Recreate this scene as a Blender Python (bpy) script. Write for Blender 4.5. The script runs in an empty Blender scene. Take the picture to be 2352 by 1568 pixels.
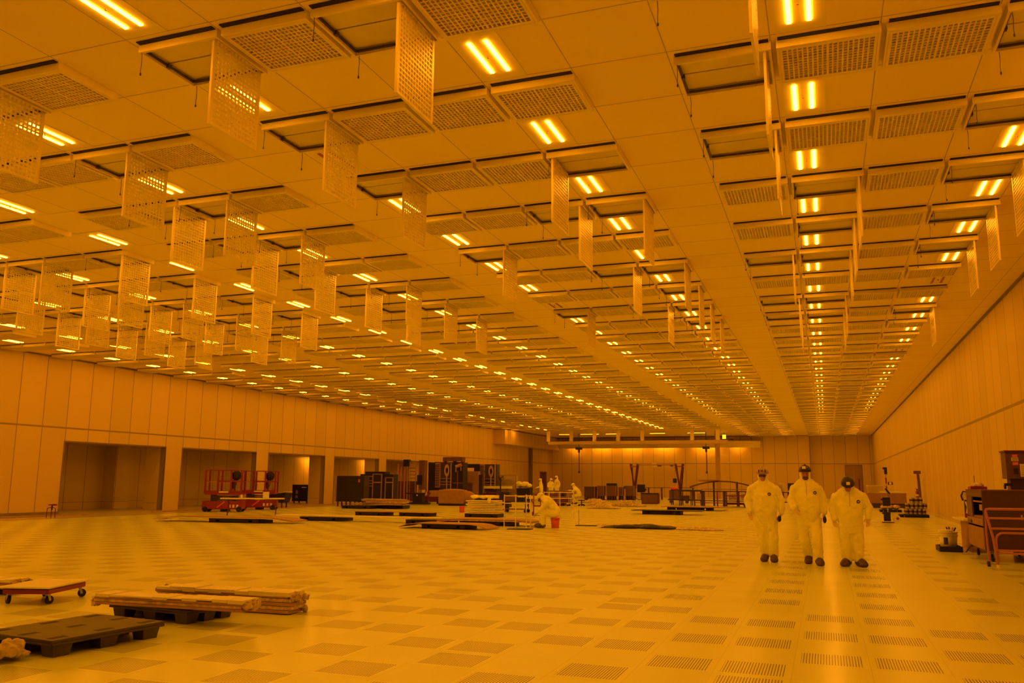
import bpy, math, random
from mathutils import Vector, Matrix
from mathutils.bvhtree import BVHTree
random.seed(7)
PI = math.pi
SC = bpy.context.scene
COL = SC.collection

# ------------------------------------------------------------------ materials
def nmat(name):
    m = bpy.data.materials.new(name); m.use_nodes = True
    nt = m.node_tree; b = nt.nodes.get('Principled BSDF')
    return m, nt, b

def mat(name, col, rough=.6, metal=0.0, noise=.06, nscale=3.0, alpha=1.0, spec=.5, bump=0.0, bscale=30.0, trans=0.0):
    """Principled with a little procedural mottling so no surface is perfectly flat."""
    m, nt, b = nmat(name)
    b.inputs['Roughness'].default_value = rough
    b.inputs['Metallic'].default_value = metal
    b.inputs['Specular IOR Level'].default_value = spec
    b.inputs['Alpha'].default_value = alpha
    b.inputs['Transmission Weight'].default_value = trans
    tc = nt.nodes.new('ShaderNodeTexCoord')
    if noise > 0:
        n = nt.nodes.new('ShaderNodeTexNoise'); n.inputs['Scale'].default_value = nscale
        n.inputs['Detail'].default_value = 3
        nt.links.new(tc.outputs['Object'], n.inputs['Vector'])
        r = nt.nodes.new('ShaderNodeValToRGB')
        a = max(0, 1 - noise * 2); c = 1 + noise
        r.color_ramp.elements[0].color = (col[0]*a, col[1]*a, col[2]*a, 1)
        r.color_ramp.elements[1].color = (min(1, col[0]*c), min(1, col[1]*c), min(1, col[2]*c), 1)
        r.color_ramp.elements[0].position = .3; r.color_ramp.elements[1].position = .7
        nt.links.new(n.outputs['Fac'], r.inputs['Fac']); nt.links.new(r.outputs['Color'], b.inputs['Base Color'])
    else:
        b.inputs['Base Color'].default_value = (*col, 1)
    if bump > 0:
        n2 = nt.nodes.new('ShaderNodeTexNoise'); n2.inputs['Scale'].default_value = bscale
        nt.links.new(tc.outputs['Object'], n2.inputs['Vector'])
        bp = nt.nodes.new('ShaderNodeBump'); bp.inputs['Strength'].default_value = bump; bp.inputs['Distance'].default_value = .02
        nt.links.new(n2.outputs['Fac'], bp.inputs['Height']); nt.links.new(bp.outputs['Normal'], b.inputs['Normal'])
    return m

class E:
    """tiny expression builder for math nodes"""
    def __init__(s, nt, sock): s.nt = nt; s.s = sock
    def op(s, o, *a):
        n = s.nt.nodes.new('ShaderNodeMath'); n.operation = o
        for i, x in enumerate((s,) + a):
            if isinstance(x, E): s.nt.links.new(x.s, n.inputs[i])
            else: n.inputs[i].default_value = x
        return E(s.nt, n.outputs[0])
    def __add__(s, o): return s.op('ADD', o)
    def __sub__(s, o): return s.op('SUBTRACT', o)
    def __mul__(s, o): return s.op('MULTIPLY', o)
    def floor(s): return s.op('FLOOR')
    def fract(s): return s.op('FRACT')
    def lt(s, o): return s.op('LESS_THAN', o)
    def gt(s, o): return s.op('GREATER_THAN', o)
    def abs(s): return s.op('ABSOLUTE')
    def mx(s, o): return s.op('MAXIMUM', o)

def pos(nt):
    g = nt.nodes.new('ShaderNodeNewGeometry'); x = nt.nodes.new('ShaderNodeSeparateXYZ')
    nt.links.new(g.outputs['Position'], x.inputs[0])
    return [E(nt, x.outputs[i]) for i in range(3)]

def mixcol(nt, fac, a, b):
    m = nt.nodes.new('ShaderNodeMix'); m.data_type = 'RGBA'
    nt.links.new(fac.s, m.inputs['Factor'])
    for k, v in (('A', a), ('B', b)):
        s = [i for i in m.inputs if i.name == k and i.type == 'RGBA'][0]
        if isinstance(v, tuple): s.default_value = (*v, 1)
        else: nt.links.new(v, s)
    return [o for o in m.outputs if o.type == 'RGBA'][0]

W = 1.2192
X0, Y0, ZC = -11.300, 9.790, 6.741
T = .6096

def wall_material(name, axis, off, zs, col=(.66, .515, .18)):
    m, nt, b = nmat(name)
    x, y, z = pos(nt)
    u = (y if axis == 'y' else x) - off
    f = (u * (1/W) + .5).fract() - .5
    line = f.abs().lt(.016)
    for h, t in zs: line = line.mx((z - h).abs().lt(t))
    n = nt.nodes.new('ShaderNodeTexWhiteNoise'); n.noise_dimensions = '1D'
    nt.links.new((u * (1/W)).floor().s, n.inputs['W'])
    tone = E(nt, n.outputs['Value'])
    base = mixcol(nt, tone, tuple(c*.94 for c in col), tuple(min(1, c*1.03) for c in col))
    nt.links.new(mixcol(nt, line, base, (.28, .22, .07)), b.inputs['Base Color'])
    b.inputs['Roughness'].default_value = .42
    return m

def floor_material():
    m, nt, b = nmat('raised_floor_tiles')
    x, y, z = pos(nt)
    u = (x + .3276) * (1/T); v = (y - .0222) * (1/T)
    c = u.floor(); r = v.floor(); fu = u.fract(); fv = v.fract()
    ins = (fu - .5).abs().lt(.413) * (fv - .5).abs().lt(.395)
    par = lambda e: ((e * .5).fract()).lt(.25)
    A = par(c + r); B = par(r + (c * .5).floor() + 1)
    mid = r.gt(11.5) * r.lt(17.5)
    far = r.gt(17.5)
    aisle = far * c.gt(-2.5) * par(c)
    one = (aisle * -1) + 1
    chk = mid * B + ((mid * -1) + 1) * A
    ins = ins * chk * one * x.gt(-27.6)
    slot = ins * (fu * 26).fract().lt(.42)
    seam = ((fu - .5).abs().gt(.494)).mx((fv - .5).abs().gt(.494))
    nz = nt.nodes.new('ShaderNodeTexNoise'); nz.inputs['Scale'].default_value = .5; nz.inputs['Detail'].default_value = 4
    nt.links.new(nt.nodes['Geometry'].outputs['Position'] if 'Geometry' in nt.nodes else nt.nodes[-1].outputs[0], nz.inputs['Vector'])
    w = nt.nodes.new('ShaderNodeTexWhiteNoise'); w.noise_dimensions = '2D'
    cv = nt.nodes.new('ShaderNodeCombineXYZ'); nt.links.new(c.s, cv.inputs[0]); nt.links.new(r.s, cv.inputs[1])
    nt.links.new(cv.outputs[0], w.inputs['Vector'])
    tone = E(nt, w.outputs['Value']) * .5 + E(nt, nz.outputs['Fac']) * .5
    base = mixcol(nt, tone, FLOOR_A, FLOOR_B)
    base = mixcol(nt, seam * .25, base, (.35, .33, .28))
    base = mixcol(nt, slot, base, (.22, .20, .15))
    edge = (x + 27.75).abs().lt(.05)
    strip = x.lt(-27.8)
    base = mixcol(nt, strip, base, (.52, .49, .42))
    base = mixcol(nt, edge, base, (.16, .13, .1))
    nt.links.new(base, b.inputs['Base Color'])
    rg = E(nt, nz.outputs['Fac']) * .08 + .18
    nt.links.new((rg + ins * .03).s, b.inputs['Roughness'])
    return m

def ceiling_material():
    m, nt, b = nmat('ceiling_tiles')
    x, y, z = pos(nt)
    fx = ((x - X0) * (1/W) + .5).fract() - .5
    fy = ((y - Y0) * (1/W) + .5).fract() - .5
    line = (fx + .027).abs().lt(.0055).mx(fy.abs().lt(.0065))
    cv = nt.nodes.new('ShaderNodeCombineXYZ')
    nt.links.new(((x - X0) * (1/W)).floor().s, cv.inputs[0]); nt.links.new(((y - Y0) * (1/W)).floor().s, cv.inputs[1])
    w = nt.nodes.new('ShaderNodeTexWhiteNoise'); w.noise_dimensions = '2D'; nt.links.new(cv.outputs[0], w.inputs['Vector'])
    base = mixcol(nt, E(nt, w.outputs['Value']), (.91, .77, .25), (.95, .81, .27))
    nt.links.new(mixcol(nt, line, base, (.46, .38, .12)), b.inputs['Base Color'])
    b.inputs['Roughness'].default_value = .55
    return m

def emis(name, col, s):
    m = bpy.data.materials.new(name); m.use_nodes = True; nt = m.node_tree
    for n in list(nt.nodes): nt.nodes.remove(n)
    o = nt.nodes.new('ShaderNodeOutputMaterial'); e = nt.nodes.new('ShaderNodeEmission')
    e.inputs[0].default_value = (*col, 1); e.inputs[1].default_value = s
    nt.links.new(e.outputs[0], o.inputs[0])
    return m

FLOOR_A, FLOOR_B = (.73, .83, .22), (.79, .89, .25)
LAMP = (1.0, .328, .012)
MT = dict(
    floor=floor_material(), ceiling=ceiling_material(),
    wl=wall_material('left_wall_panels', 'y', 25.87, ((3.69, .035),)),
    wr=wall_material('right_wall_panels', 'y', 25.40, ((3.67, .045),)),
    wf=wall_material('far_wall_panels', 'x', -.2, ((3.69, .03),), (.80, .64, .2)),
    bay=wall_material('bay_panels', 'y', 25.2, ((.35, .01),), (.62, .50, .16)),
    lamp=emis('lamp_glow', LAMP, 54.5),
    lamp_off=mat('unlit_lamp', (.42, .07, .0), .4, noise=0),
    white=mat('white_enamel', (.88, .78, .26), .4, noise=.02),
    filt=mat('filter_media', (.78, .70, .22), .8, noise=.03, nscale=2),
    dark=mat('black_gap', (.015, .012, .01), .8, noise=0),
    trim=mat('dark_sealant', (.22, .17, .12), .7),
    black=mat('black_plastic', (.010, .008, .006), .55, noise=.15, nscale=8),
    pallet=mat('black_pallet_plastic', (.060, .048, .036), .48, noise=.12, nscale=6),
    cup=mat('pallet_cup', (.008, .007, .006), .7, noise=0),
    red=mat('red_paint', (.26, .018, .005), .4, noise=.08),
    dred=mat('dark_red_paint', (.12, .014, .006), .45, noise=.08),
    orange=mat('orange_plastic', (.74, .12, .01), .4, noise=.05),
    copper=mat('orange_brown_tube', (.46, .17, .035), .38, noise=.05),
    brown=mat('brown_board', (.15, .070, .028), .6, noise=.08, nscale=4),
    brown2=mat('dark_brown_board', (.070, .027, .010), .55, noise=.06, nscale=3),
    tan=mat('tan_board', (.40, .24, .11), .6, noise=.07),
    cardboard=mat('cardboard', (.36, .21, .09), .8, noise=.08, nscale=5),
    board=mat('pale_board', (.82, .78, .66), .35, noise=.03),
    bplast=mat('clear_wrap_over_boards', (.62, .48, .30), .25, noise=.25, nscale=14, bump=.5, bscale=22),
    wrap=mat('crinkled_plastic', (.56, .46, .2), .3, noise=.25, nscale=9, bump=.8, bscale=18),
    metal=mat('grey_metal', (.45, .43, .40), .35, .6, noise=.05),
    dmetal=mat('dark_metal', (.075, .060, .046), .4, .3, noise=.1),
    suit=mat('white_coverall', (.92, .92, .27), .62, noise=.04, nscale=5, bump=.35, bscale=16),
    glove=mat('white_glove', (.72, .58, .18), .6, noise=.04),
    skin=mat('skin', (.45, .20, .12), .5, noise=.08, nscale=12),
    beard=mat('beard_hair', (.16, .06, .035), .85, noise=.2, nscale=60),
    hatd=mat('black_hard_hat', (.030, .022, .016), .3, noise=.1),
    hatl=mat('tan_hard_hat', (.46, .33, .19), .35, noise=.05),
    hatw=mat('white_cap', (.86, .82, .68), .5, noise=.03),
    boot=mat('brown_boot_cover', (.125, .075, .045), .7, noise=.2, nscale=14),
    glass=mat('tinted_lens', (.05, .02, .01), .1, noise=0),
    label=mat('pale_label', (.84, .78, .60), .5, noise=.02),
    olabel=mat('orange_label', (.85, .16, .03), .5, noise=.02),
    bucket=mat('white_bucket', (.86, .82, .66), .4, noise=.03),
    rubber=mat('black_rubber', (.010, .009, .008), .6, noise=.1),
    green=mat('dark_green_panel', (.016, .014, .007), .45, noise=.1),
    beamp=mat('beam_paint', (.58, .45, .15), .55, noise=.03),
    post=mat('column_paint', (.50, .34, .12), .5, noise=.04),
    bwood=mat('plywood', (.46, .31, .15), .55, noise=.1, nscale=6),
)
m, nt, b = nmat('clear_film')
b.inputs['Base Color'].default_value = (.8, .7, .5, 1); b.inputs['Roughness'].default_value = .25; b.inputs['Alpha'].default_value = .35
MT['film'] = m

# ------------------------------------------------------------------ mesh helpers
class M:
    def __init__(s): s.v = []; s.f = []; s.m = []
    def add(s, vs, fs, mi=0):
        o = len(s.v); s.v += [tuple(x) for x in vs]; s.f += [tuple(o + i for i in f) for f in fs]; s.m += [mi] * len(fs); return s
    def box(s, x0, x1, y0, y1, z0, z1, mi=0, tx=0, ty=0):
        """tx, ty: inset of the bottom (taper)"""
        vs = [(x0+tx, y0+ty, z0), (x1-tx, y0+ty, z0), (x1-tx, y1-ty, z0), (x0+tx, y1-ty, z0), (x0, y0, z1), (x1, y0, z1), (x1, y1, z1), (x0, y1, z1)]
        return s.add(vs, [(3, 2, 1, 0), (4, 5, 6, 7), (0, 1, 5, 4), (1, 2, 6, 5), (2, 3, 7, 6), (3, 0, 4, 7)], mi)
    def obb(s, c, size, mx, mi=0):
        a = M().box(-size[0]/2, size[0]/2, -size[1]/2, size[1]/2, -size[2]/2, size[2]/2)
        c = Vector(c); return s.add([c + mx @ Vector(p) for p in a.v], a.f, mi)
    def bar(s, p0, p1, w, h, mi=0):
        p0, p1 = Vector(p0), Vector(p1); d = p1 - p0
        q = d.to_track_quat('X', 'Z').to_matrix()
        return s.obb((p0 + p1)/2, (d.length, w, h), q, mi)
    def cyl(s, p0, p1, r0, r1=None, n=12, mi=0, cap=True):
        if r1 is None: r1 = r0
        p0, p1 = Vector(p0), Vector(p1); q = (p1 - p0).to_track_quat('Z', 'Y').to_matrix()
        vs = []
        for p, r in ((p0, r0), (p1, r1)):
            for i in range(n):
                a = 2*PI*i/n; vs.append(p + q @ Vector((r*math.cos(a), r*math.sin(a), 0)))
        fs = [(i, (i+1) % n, n + (i+1) % n, n + i) for i in range(n)]
        if cap: fs += [tuple(range(n-1, -1, -1)), tuple(range(n, 2*n))]
        return s.add(vs, fs, mi)
    def tube(s, pts, r, n=8, mi=0):
        pts = [Vector(p) for p in pts]; vs = []; k = len(pts)
        rs = r if isinstance(r, (list, tuple)) else [r]*k
        up = None
        for i, p in enumerate(pts):
            d = (pts[min(i+1, k-1)] - pts[max(i-1, 0)]).normalized()
            if up is None: up = d.orthogonal().normalized()
            up = (up - d * up.dot(d)).normalized(); w = d.cross(up)
            for j in range(n):
                a = 2*PI*j/n; vs.append(p + (up*math.cos(a) + w*math.sin(a))*rs[i])
        fs = [(i*n + j, i*n + (j+1) % n, (i+1)*n + (j+1) % n, (i+1)*n + j) for i in range(k-1) for j in range(n)]
        fs += [tuple(range(n-1, -1, -1)), tuple(range((k-1)*n, k*n))]
        return s.add(vs, fs, mi)
    def lathe(s, prof, c=(0, 0, 0), n=20, mi=0):
        vs = []; k = len(prof)
        for r, z in prof:
            for j in range(n):
                a = 2*PI*j/n; vs.append((c[0] + r*math.cos(a), c[1] + r*math.sin(a), c[2] + z))
        fs = [(i*n + j, i*n + (j+1) % n, (i+1)*n + (j+1) % n, (i+1)*n + j) for i in range(k-1) for j in range(n)]
        fs += [tuple(range(n-1, -1, -1)), tuple(range((k-1)*n, k*n))]
        return s.add(vs, fs, mi)
    def ell(s, c, r, mx=None, n=14, k=9, mi=0, z0=-1.0, z1=1.0):
        c = Vector(c); vs = []
        a0, a1 = math.asin(z0), math.asin(z1)
        for i in range(k+1):
            t = a0 + (a1-a0)*i/k
            for j in range(n):
                a = 2*PI*j/n
                p = Vector((r[0]*math.cos(t)*math.cos(a), r[1]*math.cos(t)*math.sin(a), r[2]*math.sin(t)))
                vs.append(c + (mx @ p if mx else p))
        fs = [(i*n + j, i*n + (j+1) % n, (i+1)*n + (j+1) % n, (i+1)*n + j) for i in range(k) for j in range(n)]
        fs += [tuple(range(n-1, -1, -1)), tuple(range(k*n, (k+1)*n))]
        return s.add(vs, fs, mi)
    def caps(s, p0, r0, p1, r1, mi=0):
        s.cyl(p0, p1, r0, r1, 12, mi); s.ell(p0, (r0,)*3, n=12, k=6, mi=mi); s.ell(p1, (r1,)*3, n=12, k=6, mi=mi); return s
    def loft(s, rings, right=(1, 0, 0), n=18, mi=0):
        """rings: (centre, rx, ry); rx along right, ry across the spine"""
        R = Vector(right); vs = []; k = len(rings)
        for i, (c, rx, ry) in enumerate(rings):
            d = (Vector(rings[min(i+1, k-1)][0]) - Vector(rings[max(i-1, 0)][0])).normalized()
            F = d.cross(R).normalized()
            for j in range(n):
                a = 2*PI*j/n; vs.append(Vector(c) + R*rx*math.cos(a) + F*ry*math.sin(a))
        fs = [(i*n + j, i*n + (j+1) % n, (i+1)*n + (j+1) % n, (i+1)*n + j) for i in range(k-1) for j in range(n)]
        fs += [tuple(range(n-1, -1, -1)), tuple(range((k-1)*n, k*n))]
        return s.add(vs, fs, mi)
    def jitter(s, a):
        s.v = [(x + random.uniform(-a, a), y + random.uniform(-a, a), z + random.uniform(-a, a)) for x, y, z in s.v]; return s
    def mesh(s, name, mats, smooth=False):
        me = bpy.data.meshes.new(name); me.from_pydata(s.v, [], s.f)
        for x in (mats if isinstance(mats, (list, tuple)) else [mats]): me.materials.append(MT[x] if isinstance(x, str) else x)
        me.polygons.foreach_set('material_index', s.m)
        if smooth: me.polygons.foreach_set('use_smooth', [True]*len(s.f))
        me.update(); return me

def ob(name, data, parent=None, loc=(0, 0, 0), rot=(0, 0, 0)):
    o = bpy.data.objects.new(name, data); COL.objects.link(o); o.location = loc; o.rotation_euler = rot
    if parent: o.parent = parent
    return o
def part(name, m, mats, parent, smooth=False, loc=(0, 0, 0), rot=(0, 0, 0), label=None):
    o = ob(name, m.mesh(name, mats, smooth), parent, loc, rot)
    if label: o['label'] = label
    return o
def bev(o, w=.01, seg=2):
    md = o.modifiers.new('edge', 'BEVEL'); md.width = w; md.segments = seg; md.limit_method = 'ANGLE'; return o
def tag(o, label, cat, group=None, kind=None):
    if label: o['label'] = label
    if cat: o['category'] = cat
    if group: o['group'] = group
    if kind: o['kind'] = kind
    return o
def thing(name, label, cat, loc=(0, 0, 0), rz=0.0, group=None):
    return tag(ob(name, None, None, loc, (0, 0, rz)), label, cat, group)
def single(name, label, cat, m, mats, loc=(0, 0, 0), rz=0.0, group=None, smooth=False):
    return tag(ob(name, m.mesh(name, mats, smooth), None, loc, (0, 0, rz)), label, cat, group)
def struct(name, m, mats):
    return tag(ob(name, m.mesh(name, mats)), None, None, kind='structure')
def dup(root, loc, rz, label=None, group=None):
    r = root.copy(); COL.objects.link(r); r.location = loc; r.rotation_euler = (0, 0, rz)
    if label: r['label'] = label
    if group: r['group'] = group
    for ch in list(root.children):
        c = ch.copy(); COL.objects.link(c); c.parent = r
        for g in list(ch.children):
            d = g.copy(); COL.objects.link(d); d.parent = c
    return r
def fuse(m, name, mats, voxel, smooth=4, disp=0.0, dscale=.1):
    """one continuous skin over overlapping forms; the modifiers are applied here"""
    o = bpy.data.objects.new(name, m.mesh(name, mats)); COL.objects.link(o)
    a = o.modifiers.new('r', 'REMESH'); a.mode = 'VOXEL'; a.voxel_size = voxel
    if smooth:
        c = o.modifiers.new('s', 'SMOOTH'); c.factor = .5; c.iterations = smooth
    if disp:
        t = bpy.data.textures.new(name, 'CLOUDS'); t.noise_scale = dscale; t.noise_depth = 2
        d = o.modifiers.new('d', 'DISPLACE'); d.texture = t; d.strength = disp; d.mid_level = .5; d.texture_coords = 'LOCAL'
        c = o.modifiers.new('s2', 'SMOOTH'); c.factor = .4; c.iterations = 1
    dg = bpy.context.evaluated_depsgraph_get()
    me = bpy.data.meshes.new_from_object(o.evaluated_get(dg))
    bpy.data.objects.remove(o); me.name = name
    me.polygons.foreach_set('use_smooth', [True]*len(me.polygons))
    me.materials.clear()
    for x in (mats if isinstance(mats, (list, tuple)) else [mats]): me.materials.append(MT[x])
    return me

ONE = ['first', 'second', 'third', 'fourth', 'fifth', 'sixth', 'seventh', 'eighth', 'ninth', 'tenth', 'eleventh', 'twelfth', 'thirteenth', 'fourteenth',
       'fifteenth', 'sixteenth', 'seventeenth', 'eighteenth', 'nineteenth', 'twentieth']
def ordinal(n):
    if n <= 20: return ONE[n-1]
    t, u = divmod(n, 10); b = {2: 'twent', 3: 'thirt', 4: 'fort'}[t]
    return b + 'ieth' if u == 0 else b + 'y-' + ONE[u-1]

# ------------------------------------------------------------------ camera
F_PX, PIT, YAW, ROL, HC = 1951.7263, .1636, -.35, .0072, 1.511
cy, sy, cp, sp = math.cos(YAW), math.sin(YAW), math.cos(PIT), math.sin(PIT)
fw = Vector((sy*cp, cy*cp, sp)); rt = Vector((cy, -sy, 0)); up = rt.cross(fw)
r2 = rt*math.cos(ROL) + up*math.sin(ROL); u2 = -rt*math.sin(ROL) + up*math.cos(ROL)
cd = bpy.data.cameras.new('camera'); cam = bpy.data.objects.new('camera', cd); COL.objects.link(cam)
cam.matrix_world = Matrix(((r2.x, u2.x, -fw.x, 0), (r2.y, u2.y, -fw.y, 0), (r2.z, u2.z, -fw.z, HC), (0, 0, 0, 1)))
cd.sensor_width = 36; cd.sensor_fit = 'HORIZONTAL'; cd.lens = F_PX/2352*36; cd.clip_start = .05; cd.clip_end = 300
SC.camera = cam
def in_view(p, mrg=40):
    v = Vector(p) - Vector((0, 0, HC)); d = v.dot(fw)
    if d < .5: return False
    x = 1176 + F_PX*v.dot(r2)/d; y = 784 - F_PX*v.dot(u2)/d
    return -mrg < x < 2352 + mrg and -mrg < y < 1568 + mrg

# ------------------------------------------------------------------ room shell
XL, XR, YF, YN = -31.02, 4.93, 98.5, -9.0
struct('floor', M().box(-36, XR + .3, YN - .3, YF + 2, -.3, 0), 'floor')
struct('ceiling', M().box(-36, XR + .3, YN - .3, YF + 2, ZC, ZC + .3), 'ceiling')
struct('wall_right', M().box(XR, XR + .3, YN, YF + 2, 0, ZC), 'wr')
struct('wall_near', M().box(-36, XR + .3, YN - .3, YN, 0, ZC), 'wf')
BAYS = [28.31 + 7.3152*k for k in range(6)]; BW = 6.096; BH = 3.09
wl = M(); y = YN
for by in BAYS:
    wl.box(XL - .3, XL, y, by, 0, ZC); wl.box(XL - .3, XL, by, by + BW, BH, ZC); y = by + BW
wl.box(XL - .3, XL, y, 94.7, 0, ZC); wl.box(XL - .3, XL, 94.7, 97.2, 2.7, ZC); wl.box(XL - .3, XL, 97.2, YF + 2, 0, ZC)
struct('wall_left', wl, 'wl')
struct('wall_far', M().box(-36, -1.45, YF, YF + .3, 0, ZC).box(-1.75, -1.45, YF + .3, YF + 1.3, 0, ZC).box(-1.75, XR, YF + 1.3, YF + 1.6, 0, ZC), 'wf')
# bays behind the openings of the long wall
struct('wall_bay_1', M().box(-35.6, -35.4, 20, 78, 0, BH + .1), 'bay')
for k, by in enumerate(BAYS):
    struct('wall_bay_%d' % (k + 2), M().box(-32.2, XL - .3, by + BW, by + BW + 1.2192, 0, BH + .1), 'bay')
struct('wall_bay_8', M().box(-35.4, XL - .3, 19.8, 20, 0, BH + .1).box(-35.4, XL - .3, 78, 78.2, 0, BH + .1).box(-35.4, -34.6, 34.9, 35.9, 0, BH + .1), 'bay')
struct('ceiling_bay', M().box(-35.6, XL - .3, 19.8, 78.2, BH + .1, BH + .25), 'bay')
# door and dark passage in the far corner of the long wall
d = tag(ob('door_2', None, None, (XL, 94.7, 0)), None, None, kind='structure')
part('door_panel', M().box(-.28, -.2, .05, 2.45, 0, 2.66), 'brown', d)
part('door_frame', M().box(-.3, .02, -.06, .04, 0, 2.76).box(-.3, .02, 2.46, 2.56, 0, 2.76).box(-.3, .02, .04, 2.46, 2.66, 2.76), 'tan', d)
# far double door beside the recess
d = tag(ob('door_1', None, None, (2.06, YF + 1.3, 0)), None, None, kind='structure')
part('door_leaf', M().box(.06, .86, -.05, 0, 0, 3.5), 'tan', d); part('door_leaf', M().box(.89, 1.69, -.05, 0, 0, 3.5), 'tan', d)
part('door_frame', M().box(0, .05, -.08, 0, 0, 3.58).box(1.7, 1.76, -.08, 0, 0, 3.58).box(.05, 1.7, -.08, 0, 3.5, 3.58), 'trim', d)
part('door_handle', M().box(.74, .8, -.1, -.05, 1.6, 1.72).box(.95, 1.0, -.1, -.05, 1.6, 1.72), 'dmetal', d)
# dark joint between ceiling and walls, low kerb along the bays, base boards
struct('trim_1', M().box(XR - .05, XR, YN, YF + 1.3, ZC - .07, ZC), 'trim')
struct('trim_2', M().box(XL, XL + .05, YN, 79, ZC - .07, ZC), 'trim')
struct('trim_3', M().box(XL, -1.5, YF - .04, YF, ZC - .06, ZC), 'trim')
struct('baseboard_left', M().box(XL, XL + .03, YN, BAYS[0], 0, .12).box(XL, XL + .03, 72, 94.6, 0, .12), 'trim')
struct('baseboard_right', M().box(XR - .03, XR, YN, YF + 1.3, 0, .12), 'wr')
tr = M()
for by in BAYS[:5]:
    tr.box(XL - .02, XL + .015, by - .05, by, 0, BH + .05).box(XL - .02, XL + .015, by + BW, by + BW + .05, 0, BH + .05).box(XL - .02, XL + .015, by, by + BW, BH, BH + .05)
struct('trim_4', tr, 'trim')
# soffit and pipe in the far corner of the long wall
struct('soffit_wall', M().box(XL, -29.8, 79.8, YF, 5.24, ZC - .08), 'wl')
struct('trim_5', M().box(XL, XL + .28, 90.7, 91.3, 0, 5.24), 'trim')
struct('column_1', M().box(-10.25, -9.8, 87.8, 88.2, 0, ZC), 'post')
struct('beam_1', M().box(-26.6, -8.6, 83.9, 84.2, 5.30, 5.62), 'beamp')
struct('beam_2', M().box(-29.5, -6.5, 97.2, YF, 5.85, 6.15).box(-29.5, -6.5, 97.2, 97.3, 5.42, 5.85), 'white')
for i in range(8):
    if i == 5: continue
    x = -26.6 + 2.44*i
    tag(single('hanger_post', 'pale square hanger post on the far crane beam, %s from the bay wall' % ordinal(i + (1 if i < 5 else 0)), 'post',
        M().box(-.17, .17, -.1, .1, 0, ZC - 5.62 - .09), 'white', (x, 84.05, 5.62), 0, 'hanger posts of the far crane beam'), None, None)
for i, (x, w) in enumerate(((-27.6, 1.6), (-24.4, 2.4), (-20.9, 2.6), (-17.2, 2.6), (-12.4, 2.8), (-9.0, 1.1))):
    r = thing('wall_wash_light', 'lit strip light under the header of the far wall, %s from the bay wall' % ordinal(i + 1), 'light', (x, 98.0, 5.75), 0, 'strip lights washing the far wall')
    part('light_housing', M().box(-w/2, w/2, -.12, .12, .04, .1), 'white', r)
    part('light_tube', M().box(-w/2 + .05, w/2 - .05, -.06, .06, 0, .05), emis('wash_glow', LAMP, 34), r)
for i, (x, w) in enumerate(((-25.6, 1.3), (-22.9, 2.0), (-20.4, 1.6), (-15.8, 1.6), (-11.9, 1.8))):
    r = thing('ceiling_plenum_light', 'slim strip light above the far crane beam, %s from the bay wall' % ordinal(i + 1), 'light', (x, 86.6, 6.45), 0, 'strip lights above the far crane beam')
    part('light_housing', M().box(-w/2, w/2, -.1, .1, .04, .28), 'white', r)
    part('light_tube', M().box(-w/2 + .04, w/2 - .04, -.05, .05, 0, .05), emis('plenum_glow', LAMP, 5), r)
r = thing('hanging_lantern', 'small glowing yellow box lamp beside the far column', 'light', (-9.6, 90.5, 6.05))
part('lantern_body', M().box(-.17, .17, -.1, .1, 0, .42), emis('lantern_glow', (1, .55, .01), 2.2), r)
part('bracket', M().box(-.2, .95, -.05, .05, -.14, -.02).cyl((0, 0, .42), (0, 0, ZC - 6.05), .02), 'dmetal', r)
for nm, x, lb in (('hanging_hoist', -25.0, 'thin hoist cable with hook hanging near the bay wall corner'), ('hanging_hoist', -11.4, 'thin hoist cable with hook hanging beside the far column')):
    r = thing(nm, lb, 'hoist', (x, 90, 0))
    part('trolley', M().box(-.35, .35, -.2, .2, 5.0, 5.25).box(-.1, .1, -.1, .1, 4.7, 5.0), 'dmetal', r)
    part('cable', M().cyl((0, 0, 2.7), (0, 0, 4.8), .045, n=8), 'brown', r)
    part('hook', M().box(-.09, .09, -.05, .05, 2.5, 2.72), 'dmetal', r)
    part('suspension_rod', M().box(-.03, .03, -.03, .03, 5.25, ZC), 'dmetal', r)

# ------------------------------------------------------------------ ceiling filter units and lights
def housing_mesh():
    m = M(); zb = -.105
    xo0, xo1, yo0, yo1 = .030, 1.190, .145, 1.125; xi0, xi1, yi0, yi1 = .060, 1.160, .183, 1.087
    m.box(xo0, xi0, yo0, yo1, zb, 0).box(xi1, xo1, yo0, yo1, zb, 0).box(xi0, xi1, yo0, yi0, zb, 0).box(xi0, xi1, yi1, yo1, zb, 0)
    return m
def grille_mesh(nx=18, ny=12):
    """hinge edge along x = 0; the panel reaches to x = -1.05, y 0..0.9, z 0..0.03"""
    m = M(); L, D, t = 1.095, .895, .03; bx, by = .033, .05
    m.box(-L, -L + bx, 0, D, 0, t).box(-bx, 0, 0, D, 0, t).box(-L + bx, -bx, 0, by, 0, t).box(-L + bx, -bx, D - by, D, 0, t)
    iw, ih = L - 2*bx, D - 2*by
    for i in range(1, nx):
        x = -L + bx + iw*i/nx; w = .014 if i == nx//2 else .0095
        m.box(x - w, x + w, by, D - by, .004, t - .006)
    for j in range(1, ny):
        y = by + ih*j/ny; m.box(-L + bx, -bx, y - .009, y + .009, .006, t - .008)
    return m
HOUS = housing_mesh().mesh('housing', 'white')
GRIL = grille_mesh().mesh('grille', 'white')
SLOT = M().box(.05, 1.165, .075, .144, -.012, -.002).mesh('air_gap', 'dark')
FILT = M().box(.061, 1.159, .184, .60, -.022, -.004).box(.061, 1.159, .625, 1.086, -.022, -.004).box(.061, 1.159, .60, .625, -.01, -.004, 1).mesh('filter', ['filt', 'trim'])
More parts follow.
